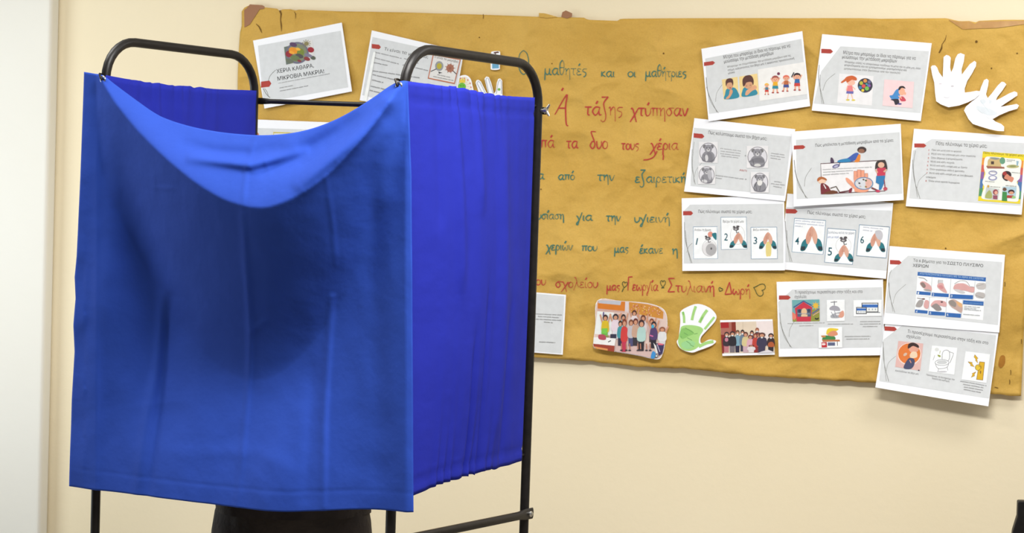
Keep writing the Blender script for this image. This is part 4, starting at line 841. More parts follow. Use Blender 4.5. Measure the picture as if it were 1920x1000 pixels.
p = sh.part('picture', 'child coughing in an orange circle on pink'); p.poly([(305, 272), (565, 300), (535, 580), (275, 540)], (226, 184, 182)); p.ell(420, 408, 124, 116, (240, 226, 216)); p.ell(420, 405, 116, 108, (226, 126, 62)); p.ell(466, 352, 52, 44, (224, 164, 146)); p.blob([(405, 350), (412, 305), (460, 290), (512, 315), (516, 345), (460, 325), (425, 345)], (62, 44, 44)); p.blob([(425, 420), (450, 385), (495, 390), (500, 440), (440, 450)], (236, 214, 186)); p.blob([(365, 555), (380, 500), (420, 450), (470, 460), (475, 510), (440, 560)], (72, 78, 110)); p.ell(378, 412, 22, 14, (216, 190, 170), -0.6); p.line([(425, 470), (440, 500)], 10, (214, 150, 130)); p.ell(520, 575, 7, 7, (60, 60, 80)); p.done()
p = sh.part('picture', 'toilet outline drawing'); p.poly([(655, 320), (918, 345), (888, 622), (622, 588)], WHT); LN = (140, 142, 148)
p.ring(760, 496, 72, 30, 5, LN); p.ell(760, 494, 54, 20, (206, 208, 214)); p.line([(690, 500), (705, 540), (735, 560), (810, 545), (832, 500)], 5, LN, True); p.line([(725, 556), (722, 580), (712, 592)], 4, LN); p.line([(815, 545), (822, 580)], 4, LN); p.ell(765, 590, 50, 8, (196, 198, 204)); p.line([(760, 462), (768, 390), (800, 368), (835, 385), (838, 450), (822, 480)], 5, LN, True); p.line([(835, 385), (880, 400), (872, 430), (842, 500)], 5, LN); p.blob([(715, 415), (745, 425), (740, 440), (720, 432)], (150, 160, 70)); p.line([(735, 405), (742, 372)], 5, (170, 176, 120)); p.line([(668, 470), (685, 420)], 5, (170, 172, 178)); p.ell(706, 362, 22, 18, (222, 224, 226)); p.done()
p = sh.part('picture', 'yellow door handle with lightning bolts'); p.poly([(1005, 380), (1260, 412), (1222, 708), (965, 670)], WHT); YE, YO = (222, 176, 42), (140, 106, 40)
p.poly([(1148, 486), (1205, 492), (1186, 680), (1116, 672)], YO); p.poly([(1153, 492), (1199, 497), (1181, 674), (1122, 667)], YE); p.ell(1133, 548, 30, 32, YO); p.ell(1133, 548, 25, 27, (230, 196, 60)); p.line([(1140, 540), (1165, 530), (1170, 560)], 5, YO); p.blob([(1158, 580), (1168, 590), (1160, 615), (1152, 595)], YO, 3)
for q in ([(1100, 415), (1135, 455), (1122, 460), (1132, 505), (1105, 470), (1112, 462), (1092, 440)], [(1030, 488), (1075, 495), (1072, 510), (1098, 542), (1055, 528), (1058, 515)], [(1112, 592), (1072, 610), (1078, 622), (1062, 650), (1100, 632), (1096, 618)]): p.poly([(x + (x - q[0][0]) * .0, y) for x, y in q], YE); p.line(q + [q[0]], 4, YO)
p.done()
# S14 sheet right of the booth at the bottom ------------------------------
cr = (980, 500, 4.0)
sh = slide([(-430, 150), (327, 212), (308, 660), (-450, 600)], 1, 'grey sheet half hidden behind the right booth post, at the poster bottom', cr, [(-415, 160), (315, 222), (297, 650), (-436, 590)], None, lift=0.004)
t = sh.part('small_print')
for i, a in enumerate(((100, 355, 298, 364), (120, 374, 280, 384), (105, 394, 292, 404), (165, 416, 230, 422), (132, 564, 250, 570))): t.scribble(a[:2], a[2:], 9, (84, 86, 86), 4, i)
t.done()
p = sh.part('picture', 'pink edge of a picture'); p.blob([(20, 480), (58, 476), (66, 540), (60, 615), (20, 625)], (206, 150, 142)); p.ell(52, 560, 10, 24, (150, 80, 80)); p.done()

# ---- photographs -------------------------------------------------------
cr = (1100, 550, 7.144)
def crowd(p, people, ymax=2000):
    for x, y, hw, hgt, hair, top, bot, arms in people:
        hgt = min(hgt, ymax - y)
        sk = (206, 150, 122)
        p.poly([(x - hw * .8, y + hgt * .6), (x + hw * .8, y + hgt * .6), (x + hw * .7, y + hgt), (x - hw * .7, y + hgt)], bot)
        if arms: p.line([(x - hw * .8, y + hgt * .3), (x - hw * 1.5, y - hgt * .05)], hw * .4, sk); p.line([(x + hw * .8, y + hgt * .3), (x + hw * 1.5, y - hgt * .08)], hw * .4, sk)
        p.blob([(x - hw, y + hgt * .65), (x - hw, y + hgt * .3), (x - hw * .4, y + hgt * .2), (x + hw * .4, y + hgt * .2), (x + hw, y + hgt * .3), (x + hw, y + hgt * .65)], top, 3)
        p.ell(x, y + hgt * .08, hw * .78, hgt * .13, hair, 0, 12); p.ell(x, y + hgt * .115, hw * .5, hgt * .085, sk, 0, 10)
ol = catmull([(150, 95), (470, 105), (800, 130), (980, 180), (1055, 240), (1085, 340), (1085, 480), (1060, 700), (1030, 820), (985, 876), (880, 870), (700, 830), (400, 782), (150, 740), (105, 710), (103, 640), (125, 420)], 5, True)
sh = Sheet('photo_print', ol, 1, 'round-cornered colour photo of cheering children in a classroom', 'photograph', 'class photos on the poster', lift=0.012, crop=cr)
p = sh.part('photo_image', 'colour photo image')
p.poly(catmull([(156, 100), (470, 108), (800, 134), (975, 184), (1050, 245), (1080, 340), (1080, 480), (1055, 700), (1024, 815), (980, 868), (880, 862), (700, 822), (400, 775), (200, 740), (130, 700), (110, 640), (130, 420)], 4, True), (222, 196, 190))
p.poly([(152, 100), (520, 112), (515, 245), (150, 210)], (214, 126, 46)); p.poly([(158, 95), (468, 106), (455, 160), (160, 132)], (190, 194, 204)); p.poly([(150, 205), (515, 240), (515, 262), (148, 238)], (206, 170, 160)); p.poly([(148, 240), (370, 262), (345, 560), (118, 545)], (232, 236, 238)); p.poly([(570, 118), (820, 148), (960, 185), (1035, 250), (1030, 345), (575, 258)], (206, 140, 60)); p.poly([(520, 112), (570, 118), (565, 255), (520, 245)], (220, 210, 212))
rnd = random.Random(4)
for i in range(60): x = rnd.uniform(590, 1015); y = rnd.uniform(150, 300) + (x - 590) * .07; p.ell(x, y, 10, 6, rnd.choice([(236, 196, 170), (226, 150, 150), (232, 200, 110), (176, 100, 50)]), rnd.uniform(0, 3), 7)
p.poly([(400, 690), (900, 700), (880, 862), (700, 822), (395, 775)], (210, 180, 176))
crowd(p, [(645, 240, 42, 300, (80, 50, 44), (224, 214, 216), (190, 160, 150), 1), (500, 295, 40, 330, (50, 40, 44), (150, 190, 196), (60, 66, 90), 1), (765, 305, 44, 330, (110, 60, 46), (216, 206, 208), (90, 70, 70), 1), (880, 350, 40, 300, (130, 74, 50), (200, 170, 170), (80, 60, 66), 1),
          (258, 300, 46, 330, (66, 44, 40), (216, 190, 48), (120, 190, 84), 1), (395, 290, 50, 320, (54, 44, 52), (226, 210, 222), (216, 216, 224), 1), (460, 380, 36, 320, (60, 48, 46), (70, 150, 160), (54, 50, 70), 0), (515, 360, 42, 420, (130, 64, 50), (206, 64, 66), (190, 56, 84), 0), (605, 365, 42, 340, (120, 76, 56), (190, 186, 192), (80, 80, 120), 0), (665, 350, 44, 350, (110, 56, 50), (196, 160, 140), (56, 52, 60), 0), (745, 370, 52, 400, (66, 46, 48), (178, 208, 206), (46, 42, 48), 0), (910, 390, 46, 340, (46, 38, 44), (86, 66, 110), (40, 38, 50), 1), (1025, 460, 52, 260, (140, 84, 60), (222, 220, 226), (210, 208, 214), 1)])
p.poly([(245, 385), (298, 390), (290, 468), (220, 470)], (216, 186, 44)); p.poly([(215, 468), (292, 468), (285, 545), (208, 540)], (120, 196, 80)); p.blob([(885, 420), (915, 430), (910, 460), (880, 462)], (70, 170, 206), 3); p.line([(855, 560), (905, 575)], 16, (214, 110, 160)); p.line([(235, 250), (232, 300)], 16, (80, 56, 130))
for x in (480, 545, 590, 700, 735, 815, 865): p.line([(x, 670), (x + 6, 745)], 15, (176, 120, 100)); p.ell(x + 4, 760, 20, 10, (70, 60, 70), 0, 8)
p.poly([(108, 590), (200, 580), (405, 605), (390, 700), (106, 672)], (238, 236, 238)); p.poly([(106, 672), (390, 700), (388, 780), (300, 765), (112, 708)], (156, 66, 50)); p.poly([(108, 706), (300, 740), (300, 765), (150, 738)], (222, 150, 90)); p.blob([(172, 560), (210, 548), (268, 565), (266, 622), (180, 612)], (176, 76, 92), 3); p.quad(330, 545, 412, 600, (52, 54, 74)); p.line([(302, 650), (340, 632)], 12, (60, 56, 60)); p.ell(295, 575, 18, 14, (150, 140, 90))
p.poly([(945, 665), (1055, 680), (1035, 800), (985, 830), (960, 740)], (62, 52, 92)); p.poly([(975, 660), (1050, 676), (1040, 690), (972, 690)], (220, 110, 130)); p.blob([(880, 840), (905, 770), (945, 800), (930, 862), (890, 868)], (60, 140, 206), 3); p.poly([(910, 660), (945, 700), (975, 800), (950, 800)], (226, 226, 226)); p.line([(960, 680), (1000, 780)], 8, (200, 200, 220)); p.ell(955, 835, 20, 20, (70, 90, 110)); p.ell(955, 835, 12, 12, (220, 226, 226))
p.done()
cr = (1260, 560, 7.69)
sh = Sheet('photo_print', [(700, 310), (1455, 297), (1492, 805), (740, 822)], 1, 'square-cornered colour photo of masked children standing along a wall', 'photograph', 'class photos on the poster', lift=0.004, crop=cr)
p = sh.part('photo_image', 'colour photo image'); p.poly([(706, 340), (1458, 322), (1488, 775), (738, 788)], (226, 208, 190)); p.poly([(706, 340), (925, 335), (935, 500), (720, 560)], (172, 110, 96)); p.poly([(706, 345), (825, 342), (830, 420), (712, 425)], (170, 40, 44)); p.poly([(865, 338), (925, 336), (930, 480), (870, 490)], (136, 52, 40)); p.poly([(1220, 328), (1458, 322), (1480, 640), (1240, 560)], (236, 224, 226)); p.line([(1030, 332), (1028, 470)], 3, (180, 160, 130)); p.poly([(715, 520), (800, 520), (760, 786), (738, 788)], (136, 44, 44))
crowd(p, [(955, 465, 40, 330, (110, 80, 66), (124, 164, 186), (50, 46, 70), 0), (1025, 460, 38, 300, (56, 44, 46), (110, 130, 150), (60, 60, 80), 0), (1160, 470, 36, 300, (66, 40, 40), (86, 80, 100), (60, 60, 80), 0), (1236, 430, 36, 260, (150, 84, 66), (72, 60, 70), (60, 56, 70), 0), (1262, 500, 42, 280, (130, 70, 60), (196, 150, 150), (120, 60, 66), 0), (798, 490, 46, 340, (70, 52, 54), (62, 48, 56), (190, 120, 130), 0), (882, 480, 50, 340, (66, 46, 50), (46, 42, 48), (120, 114, 120), 0), (1070, 490, 46, 380, (96, 56, 50), (214, 196, 150), (200, 170, 180), 0), (1140, 530, 46, 300, (110, 54, 50), (216, 170, 186), (200, 170, 180), 0), (1210, 510, 38, 300, (130, 60, 52), (190, 70, 60), (150, 50, 50), 0), (1305, 500, 66, 400, (96, 60, 56), (66, 62, 86), (66, 62, 86), 0), (1435, 510, 50, 360, (52, 38, 42), (60, 46, 50), (50, 44, 52), 0), (1155, 670, 52, 190, (84, 44, 46), (226, 216, 220), (226, 216, 220), 0)], 774)
for x, y in ((798, 540), (882, 530), (1025, 506), (1236, 470), (1305, 560), (1160, 515), (1158, 708), (1435, 565), (955, 512)): p.ell(x, y, 16, 12, (226, 230, 234), 0, 9)
p.blob([(1400, 640), (1440, 620), (1475, 640), (1480, 690), (1400, 690)], (176, 92, 56), 3); p.ell(798, 590, 26, 30, (196, 130, 150), 0, 10); p.poly([(1240, 784), (1300, 760), (1400, 735), (1486, 770), (1487, 776), (1240, 782)], (216, 212, 220)); p.done()

# ---- cut-out paper hands ---------------------------------------------------
HG = 'cut-out paper hands on the poster'
cr = (1730, 80, 5.558)
hA = [(85, 255), (100, 238), (130, 236), (150, 258), (170, 310), (210, 362), (214, 250), (218, 150), (245, 128), (275, 136), (293, 158), (286, 260), (297, 308), (318, 265), (340, 165), (365, 120), (395, 108), (438, 125), (428, 200), (405, 280), (408, 335), (440, 290), (490, 225), (540, 190), (558, 205), (555, 245), (510, 330), (465, 400), (438, 480), (440, 522), (500, 515), (560, 503), (600, 508), (590, 545), (540, 590), (470, 625), (380, 658), (270, 676), (190, 645), (143, 612), (132, 540), (122, 420), (100, 340)]
sh = Sheet('paper_hand', hA, 1, 'plain white cut-out paper hand, the left one of the pair at the upper right', 'paper cutout', HG, lift=0.012, crop=cr)
p = sh.part('pencil_mark'); p.ell(310, 455, 16, 9, (206, 202, 210)); p.line([(220, 568), (250, 578), (280, 572)], 5, (206, 202, 210)); p.ell(185, 430, 18, 6, (222, 216, 224)); p.done()
hB = [(432, 708), (450, 670), (500, 625), (550, 580), (590, 520), (610, 460), (640, 390), (668, 376), (688, 395), (682, 450), (660, 540), (678, 578), (720, 530), (780, 450), (822, 408), (850, 412), (872, 435), (830, 500), (775, 570), (765, 602), (820, 575), (900, 530), (955, 508), (985, 520), (988, 550), (930, 590), (860, 635), (810, 670), (900, 655), (980, 640), (1004, 655), (985, 690), (900, 715), (800, 758), (728, 800), (760, 825), (820, 850), (850, 878), (848, 925), (780, 922), (700, 905), (600, 875), (525, 850), (480, 800)]
sh = Sheet('paper_hand', hB, 2, 'white cut-out paper hand with faint blue smudges, lower right of the pair', 'paper cutout', HG, lift=0.012, crop=cr)
p = sh.part('crayon_smudge', 'faint blue and green smudges')
for q in ([(600, 600), (640, 590), (660, 620), (620, 640)], [(560, 660), (700, 690), (780, 740), (700, 760), (600, 720)], [(690, 600), (720, 610), (700, 640)]): p.blob(q, (222, 230, 236), 4)
p.line([(600, 605), (690, 720)], 5, (206, 218, 224)); p.line([(560, 690), (700, 800)], 4, (212, 220, 226)); p.done()
cr = (1260, 560, 7.69)
hC = catmull([(80, 620), (105, 570), (118, 450), (128, 330), (122, 220), (150, 165), (250, 110), (350, 78), (450, 88), (560, 140), (630, 210), (650, 270), (620, 340), (520, 450), (440, 540), (420, 600), (440, 640), (520, 600), (570, 588), (648, 610), (600, 665), (500, 710), (400, 745), (310, 774), (200, 750), (120, 700)], 4, True)
sh = Sheet('paper_hand', hC, 1, 'white mitten-shaped cut-out with a green painted handprint', 'paper cutout', HG, lift=0.006, crop=cr)
p = sh.part('green_handprint', 'pale green painted palm and fingers'); GN = (170, 216, 134)
p.blob([(100, 620), (125, 480), (150, 400), (260, 380), (400, 400), (460, 450), (410, 540), (400, 630), (420, 660), (350, 725), (250, 750), (150, 720)], GN)
for q, w in (([(162, 190), (180, 260), (185, 350)], 34), ([(350, 110), (320, 200), (295, 310)], 38), ([(515, 165), (460, 240), (405, 345)], 42), ([(620, 265), (560, 340), (480, 440)], 32), ([(400, 690), (500, 640), (610, 615)], 44)): p.line(q, w, GN, True)
for q, c in (([(120, 520), (160, 430), (260, 440), (330, 500), (250, 540), (160, 580)], (140, 196, 110)), ([(150, 640), (260, 600), (350, 640), (280, 720), (180, 710)], (158, 214, 150)), ([(410, 320), (440, 260), (460, 280), (420, 340)], (140, 196, 106)), ([(165, 190), (182, 200), (178, 235), (160, 225)], (136, 196, 106))): p.blob(q, c, 4)
for a in ((200, 420, 320, 490), (180, 490, 240, 525), (135, 540, 155, 560), (330, 510, 380, 500), (220, 610, 280, 650), (270, 660, 330, 690), (230, 560, 300, 600)): p.line([a[:2], a[2:]], 8, (110, 160, 92))
p.done()
cr = (680, 20, 3.847)
hD = [(812, 520), (818, 502), (832, 498), (850, 510), (890, 590), (905, 605), (888, 540), (876, 490), (890, 474), (908, 480), (925, 520), (945, 600), (958, 580), (965, 520), (975, 492), (990, 488), (1004, 505), (1006, 600), (1012, 700), (1000, 800), (940, 840), (870, 830), (830, 760), (850, 640)]
sh = Sheet('paper_hand', hD, 1, 'white cut-out hand with outlined fingers showing above the right side curtain', 'paper cutout', HG, lift=0.004, crop=cr)
p = sh.part('finger_outline', 'grey finger outlines')
for q in ([(822, 522), (832, 508), (846, 520), (885, 600)], [(886, 500), (892, 484), (905, 490), (940, 600)], [(962, 600), (975, 520), (988, 496), (998, 512), (1000, 600)], [(822, 522), (866, 605)], [(886, 500), (900, 560), (910, 610)]): p.line(q, 3.2, (150, 152, 158))
p.ell(982, 568, 10, 10, (130, 190, 90)); p.done()
gm = catmull([(645, 545), (655, 500), (690, 475), (740, 464), (775, 490), (790, 540), (800, 600), (790, 680), (740, 720), (690, 700), (655, 640)], 4, True)
sh = Sheet('paper_germ', gm, 1, 'small pink-rimmed cut-out of a green crowned germ beside the white hand', 'paper cutout', lift=0.003, crop=cr)
p = sh.part('germ_drawing', 'green germ with yellow crown')
p.blob([(655, 545), (668, 505), (700, 484), (738, 476), (766, 500), (780, 545), (788, 600), (740, 690), (690, 680)], (238, 234, 222))
for i in range(16): a = i * .3927; p.line([(716 + 34 * math.cos(a), 548 + 34 * math.sin(a)), (716 + 52 * math.cos(a), 548 + 52 * math.sin(a))], 2.6, (206, 210, 150))
for i in range(14): a = i * .449; p.ell(718 + 61 * math.cos(a), 552 + 66 * math.sin(a), 5, 5, (214, 110, 104), 0, 8)
p.ell(715, 548, 28, 28, (110, 190, 66)); p.poly([(695, 520), (698, 488), (710, 502), (718, 478), (726, 502), (738, 484), (738, 520)], (232, 206, 72)); p.ell(706, 542, 3, 3, (40, 70, 30), 0, 8); p.ell(724, 542, 3, 3, (40, 70, 30), 0, 8); p.line([(706, 560), (716, 566), (726, 560)], 3, (40, 70, 30)); p.done()
bt = catmull([(922, 310), (935, 294), (980, 292), (990, 310), (988, 400), (984, 424), (930, 426), (922, 400)], 3, True)
sh = Sheet('paper_bottle', bt, 1, 'tiny cut-out soap bottle drawing above the booth top bar', 'paper cutout', lift=0.003, crop=cr)
p = sh.part('bottle_drawing', 'blue soap bottle with dark pump'); p.poly([(932, 380), (980, 380), (982, 416), (934, 418)], (110, 170, 206)); p.poly([(936, 330), (976, 330), (980, 380), (932, 380)], (214, 226, 234)); p.line([(955, 330), (955, 304), (980, 300)], 8, (96, 60, 56)); p.line([(944, 304), (975, 298)], 9, (96, 60, 56)); p.done()

# ------------------------------------------------------------------ voting booth
ZA = 3.93; WB, DB = 0.2036 * ZA, 0.1228 * ZA
TH = math.radians(33.0)
ax_f = Vector((_f.x, _f.y, 0)).normalized(); ax_r = _R
e_d = ax_r * math.sin(TH) + ax_f * math.cos(TH); e_w = ax_r * math.cos(TH) - ax_f * math.sin(TH)
FL = at_depth(190, 500, ZA); FL.z = 0
FR = FL + e_w * WB; BLp = FL + e_d * DB; BR = FR + e_d * DB
UPV = Vector((0, 0, 1))
booth = empty('voting_booth', (FL + BR) / 2)
tag(booth, 'free-standing voting booth of black steel tube with violet-blue side curtains', 'voting booth')
RT = 0.0100
def u_frame(a, b_, zt, bend=0.085):
    d = (b_ - a); L = d.length; d.normalize(); P = [a + UPV * 0.0, a + UPV * (zt - bend)]
    for k in range(1, 9):
        w = math.pi / 2 * k / 8; P.append(a + UPV * (zt - bend + bend * math.sin(w)) + d * (bend - bend * math.cos(w)))
    for k in range(0, 9):
        w = math.pi / 2 * k / 8; P.append(b_ + UPV * (zt - bend + bend * math.cos(w)) - d * (bend - bend * math.sin(w)))
    P.append(b_ + UPV * 0.0)
    m = MB(); m.tube(P, RT, 18)
    o = m.build('side_frame', M['black'], booth)
    for q in (a, b_):
        f = MB(); f.lathe(q, UPV, [(0.0, 0.014), (0.03, 0.014), (0.034, 0.012)], 16); f.build('rubber_foot', M['chair_black'], o)
    return o
ZTL, ZTR = 1.850, 1.822
fl = u_frame(FL, BLp, ZTL); fr = u_frame(FR, BR, ZTR)
fl['label'] = 'left black tube frame'; fr['label'] = 'right black tube frame'
def z_at(px, py, P):          # height over the floor of a pixel seen at the upright through P
    d = ray(px, py); h2 = Vector((P.x - CAM.x, P.y - CAM.y)).length / Vector((d.x, d.y)).length
    return CAM.z + d.z * h2
def bar(a, b_, r, name='crossbar', tab=0.03):
    d = (b_ - a).normalized(); L = (b_ - a).length
    P = [a - d * 0.014, a + d * 0.012, a + d * (0.012 + tab), b_ - d * (0.012 + tab), b_ - d * 0.012, b_ + d * 0.014]
    m = MB(); m.tube(P, r, 14, flat=[(1.35, .3), (1.35, .3), (1, 1), (1, 1), (1.35, .3), (1.35, .3)])
    return m.build(name, M['black'], booth)
zl = z_at(481, 189, BLp); zr = z_at(1003, 207, BR)
bar(BLp + UPV * zl + e_d * 0.012, BR + UPV * zr + e_d * 0.012, 0.0058)
zb_ = z_at(966, 962, BR)
out_r = e_w * 0.012
zbf = z_at(741, 1014, FR)
bar(FR + UPV * zbf + out_r, BR + UPV * zb_ + out_r, 0.009)
bar(FL + UPV * (zbf + .13) - out_r, BLp + UPV * (zb_ + .13) - out_r, 0.009)
bar(BLp + UPV * 0.45 + e_d * 0.012, BR + UPV * 0.45 + e_d * 0.012, 0.0058)
def bolt(p, n, name='bolt'):
    m = MB(); m.lathe(p, n, [(0.0, 0.0065), (0.003, 0.0065), (0.0055, 0.004), (0.006, 0.0)], 14); return m.build(name, M['steel'], booth)
bolt(BR + UPV * zb_ + e_w * 0.0145, e_w); bolt(FR + UPV * zbf + e_w * 0.0145, e_w)
# wing nut on the back right post
wn = MB(); c = BR + UPV * zr + e_w * 0.010 + e_d * 0.006
c = BR + UPV * z_at(1003, 207, BR)
wn.lathe(c, e_w, [(0.008, 0.004), (0.016, 0.004), (0.017, 0.0065), (0.024, 0.0055), (0.0245, 0.0)], 14)
wn.tube([c + e_w * 0.020, c + e_w * 0.026 + UPV * 0.008, c + e_w * 0.029 + UPV * 0.013], [0.003, 0.003, 0.002], 8)
wn.tube([c + e_w * 0.020, c + e_w * 0.026 - UPV * 0.008, c + e_w * 0.029 - UPV * 0.012], [0.003, 0.003, 0.002], 8)
wn.build('wing_nut', M['steel'], booth)

# ---- cloth surface from outline pixels on a vertical plane ------------------
def cloth(name, p0, nrm, topc, botc, leftc, rightc, nx, nz, depth, mat, parent=None, out=None, thick=0.0012):
    """topc/botc: x->y pixel tables, leftc/rightc: y->x tables; depth(px,py,u,v) metres along nrm"""
    V_ = []
    for j in range(nz + 1):
        v = j / nz
        for i in range(nx + 1):
            u = i / nx
            xa = interp(leftc, topc[0][1] + (botc[0][1] - topc[0][1]) * v); xb = interp(rightc, topc[-1][1] + (botc[-1][1] - topc[-1][1]) * v)
            px = xa + (xb - xa) * u
            tx = topc[0][0] + (topc[-1][0] - topc[0][0]) * u; bx = botc[0][0] + (botc[-1][0] - botc[0][0]) * u
            yt = interp(topc, tx); yb = interp(botc, bx)
            py = yt + (yb - yt) * v
            P = on_plane(px, py, p0, nrm)
            V_.append(P + (out or nrm) * depth(px, py, u, v))
    F_ = [(j * (nx + 1) + i, j * (nx + 1) + i + 1, (j + 1) * (nx + 1) + i + 1, (j + 1) * (nx + 1) + i) for j in range(nz) for i in range(nx)]
    o = mesh_obj(name, V_, F_, mat, parent, loc=None if parent else sum(V_, Vector()) / len(V_), smooth=True)
    s = o.modifiers.new('thickness', 'SOLIDIFY'); s.thickness = thick; s.offset = 0
    return o
nz_ = lambda *a: noise.noise(Vector(a))
# side curtains (sleeves on rods between the posts)
def gather(u, v, k):
    g = math.exp(-((u - 0.45) / 0.24) ** 2)
    top = math.exp(-v / 0.07); low = math.exp(-(1 - v) / 0.10)
    f = 0.0040 * g * (top + 1.2 * low) * math.sin(u * 95 + 5 * nz_(u * 7, k, 0) + 1.5 * nz_(u * 4, v * 3, k))
    f += 0.006 * nz_(u * 5 + 1.2 * nz_(u * 2, v * 1.0, k), v * 0.6, k) + 0.0022 * nz_(u * 15 + 2 * nz_(u * 3, v, k), v * 0.8, k + 4) * (0.5 + g)
    for c, a, w, v0, v1 in ((.46, -.008, .018, .62, 1.0), (.56, -.006, .018, .5, 1.0), (.34, .006, .03, .0, .5), (.70, .006, .04, .1, .9), (.50, .006, .03, .0, .3), (.80, -.006, .03, .55, .98), (.22, -.004, .025, .0, .35)):
        c += 0.02 * nz_(v * 1.6, c * 9, k)
        f += a * math.exp(-((u - c) / w) ** 2) * sstep(v0 - .06, v0 + .12, v) * (1 - sstep(v1 - .05, v1 + .05, v))
    hem = 0.002 * math.exp(-((v - 0.045) / 0.006) ** 2) + 0.002 * math.exp(-((v - 0.965) / 0.006) ** 2)
    return f - hem
def jag(px, amp, f): return amp * nz_(px * f, 0.3, 9) 
def densify(t, amp, f, lo, hi):
    out = []
    x = t[0][0]
    while x < t[-1][0]:
        w = math.exp(-((x - (lo + hi) / 2) / ((hi - lo) / 2)) ** 4)
        out.append((x, interp(t, x) + amp * w * (nz_(x * f, 0.7, 2) - 0.3))); x += 1.5
    return out + [t[-1]]
rt = densify([(756, 152), (790, 157), (830, 163), (870, 172), (900, 178), (950, 181), (998, 183)], 4, 0.12, 800, 940)
rb = densify([(752, 938), (778, 925), (810, 908), (850, 894), (900, 881), (940, 873), (974, 864)], 5, 0.10, 830, 930)
o = cloth('side_curtain', FR + e_w * 0.004, e_w, rt, rb, [(150, 756), (500, 756), (940, 752)], [(183, 998), (500, 988), (864, 974)], 280, 90,
          lambda px, py, u, v: 0.006 + gather(u, v, 1.0) + 0.040 * math.sin(math.pi * u) ** 1.3 * (0.4 + 0.6 * math.sin(math.pi * v)), M['side_cloth'], booth)
o['label'] = 'right violet-blue side curtain gathered on a rod'
def lproj(P): 
    d = P - CAM; k = d.dot(_f); return 960 + FPX * d.dot(_r) / k, 500 - FPX * d.dot(_u) / k
lb0 = lproj(FL + UPV * 0.97); lb1 = lproj(BLp + UPV * 0.98)
lt = densify([(197, 141), (240, 149), (290, 157), (340, 162), (400, 167), (479, 170)], 3, 0.12, 250, 380)
o = cloth('side_curtain', FL + e_w * 0.010, e_w, lt, [(lb0[0], lb0[1]), (lb1[0] + 9, lb1[1])], [(141, 197), (lb0[1], lb0[0])], [(170, 479), (lb1[1], lb1[0] + 9)], 110, 60,
          lambda px, py, u, v: 0.003 + gather(u, v, 6.0), M['side_cloth'], booth)
o['label'] = 'left violet-blue side curtain seen from inside'
for a, b_, zt_, zb2 in ((FR, BR, 1.735, 0.985), (FL, BLp, 1.748, 0.995)):
    for z in (zt_, zb2):
        m = MB(); m.tube([a + UPV * z, b_ + UPV * z], 0.003, 8); m.build('curtain_rod', M['black'], booth)

# ---- front curtain: hangs from two hooks by eyelets -------------------------
e_n = -e_d                                   # towards the viewer
ct = catmull([(158, 135), (176, 138), (194, 142), (215, 158), (250, 184), (290, 212), (320, 226), (360, 238), (400, 246), (440, 251), (490, 254), (540, 251), (580, 243), (620, 229), (660, 209), (700, 184), (730, 163), (750, 153), (766, 152)], 4)
cb = catmull([(130, 912), (180, 918), (250, 926), (330, 936), (400, 945), (470, 952), (540, 956), (600, 957), (680, 957), (740, 960), (776, 962)], 3)
cl = [(135, 158), (330, 151), (480, 144), (520, 140), (560, 142), (610, 138), (660, 140), (750, 135), (912, 130)]
crr = [(152, 765), (330, 772), (600, 774), (962, 776)]
ridge = catmull([(186, 142), (215, 190), (255, 240), (300, 285), (350, 328), (400, 362), (440, 380), (482, 388), (520, 382), (570, 358), (620, 320), (665, 272), (705, 222), (735, 180), (756, 156)], 4)
def seg_d(p, a, b_):
    ax, ay = a; bx, by = b_; dx, dy = bx - ax, by - ay
    t = max(0, min(1, ((p[0] - ax) * dx + (p[1] - ay) * dy) / (dx * dx + dy * dy)))
    cx, cy = ax + dx * t, ay + dy * t
    s = ((p[0] - ax) * dy - (p[1] - ay) * dx)
    return math.hypot(p[0] - cx, p[1] - cy), t, (1 if s > 0 else -1)
CREASE = [
    ([(128, 876), (250, 892), (400, 911), (540, 920), (680, 921), (782, 926)], -0.0009, 3.0),
    ([(224, 200), (262, 400), (295, 640), (305, 760)], -0.030, 48),
    # (points, amplitude m, half width px)
    ([(500, 315), (560, 295), (640, 250), (700, 210)], -0.032, 20),
    ([(560, 345), (620, 295), (670, 248), (720, 195)], 0.026, 14),
    ([(362, 298), (420, 304), (470, 310), (520, 298), (570, 285)], 0.020, 10),
    ([(350, 272), (400, 285), (470, 290), (520, 275)], -0.009, 12),
    ([(480, 255), (462, 320), (455, 388)], 0.003, 5),
    ([(300, 560), (290, 700), (272, 800), (255, 935)], 0.008, 9),
    ([(318, 560), (306, 700), (292, 820), (278, 930)], -0.008, 8),
    ([(455, 400), (462, 500), (470, 620), (468, 700), (455, 850), (445, 950)], 0.0055, 6),
    ([(606, 330), (622, 420), (630, 500)], 0.0016, 5),
    ([(624, 560), (615, 700), (608, 800), (606, 950)], 0.007, 7),
    ([(590, 700), (585, 800), (575, 930)], -0.007, 14),
    ([(200, 200), (215, 420), (180, 700), (165, 915)], 0.006, 22),
    ([(185, 220), (172, 500), (195, 760)], -0.005, 20),
    ([(290, 330), (292, 372)], 0.002, 5), ([(290, 352), (330, 354)], 0.002, 4),
    ([(462, 600), (470, 620), (500, 600)], 0.003, 8),
    ([(720, 260), (735, 500), (742, 900)], 0.006, 24), ([(700, 300), (708, 600), (715, 900)], -0.005, 20),
    ([(330, 850), (480, 850), (560, 880)], 0.002, 14),
]
FACE = (Vector((CAM.x, CAM.y, 0)) - (FL + FR) / 2).normalized()
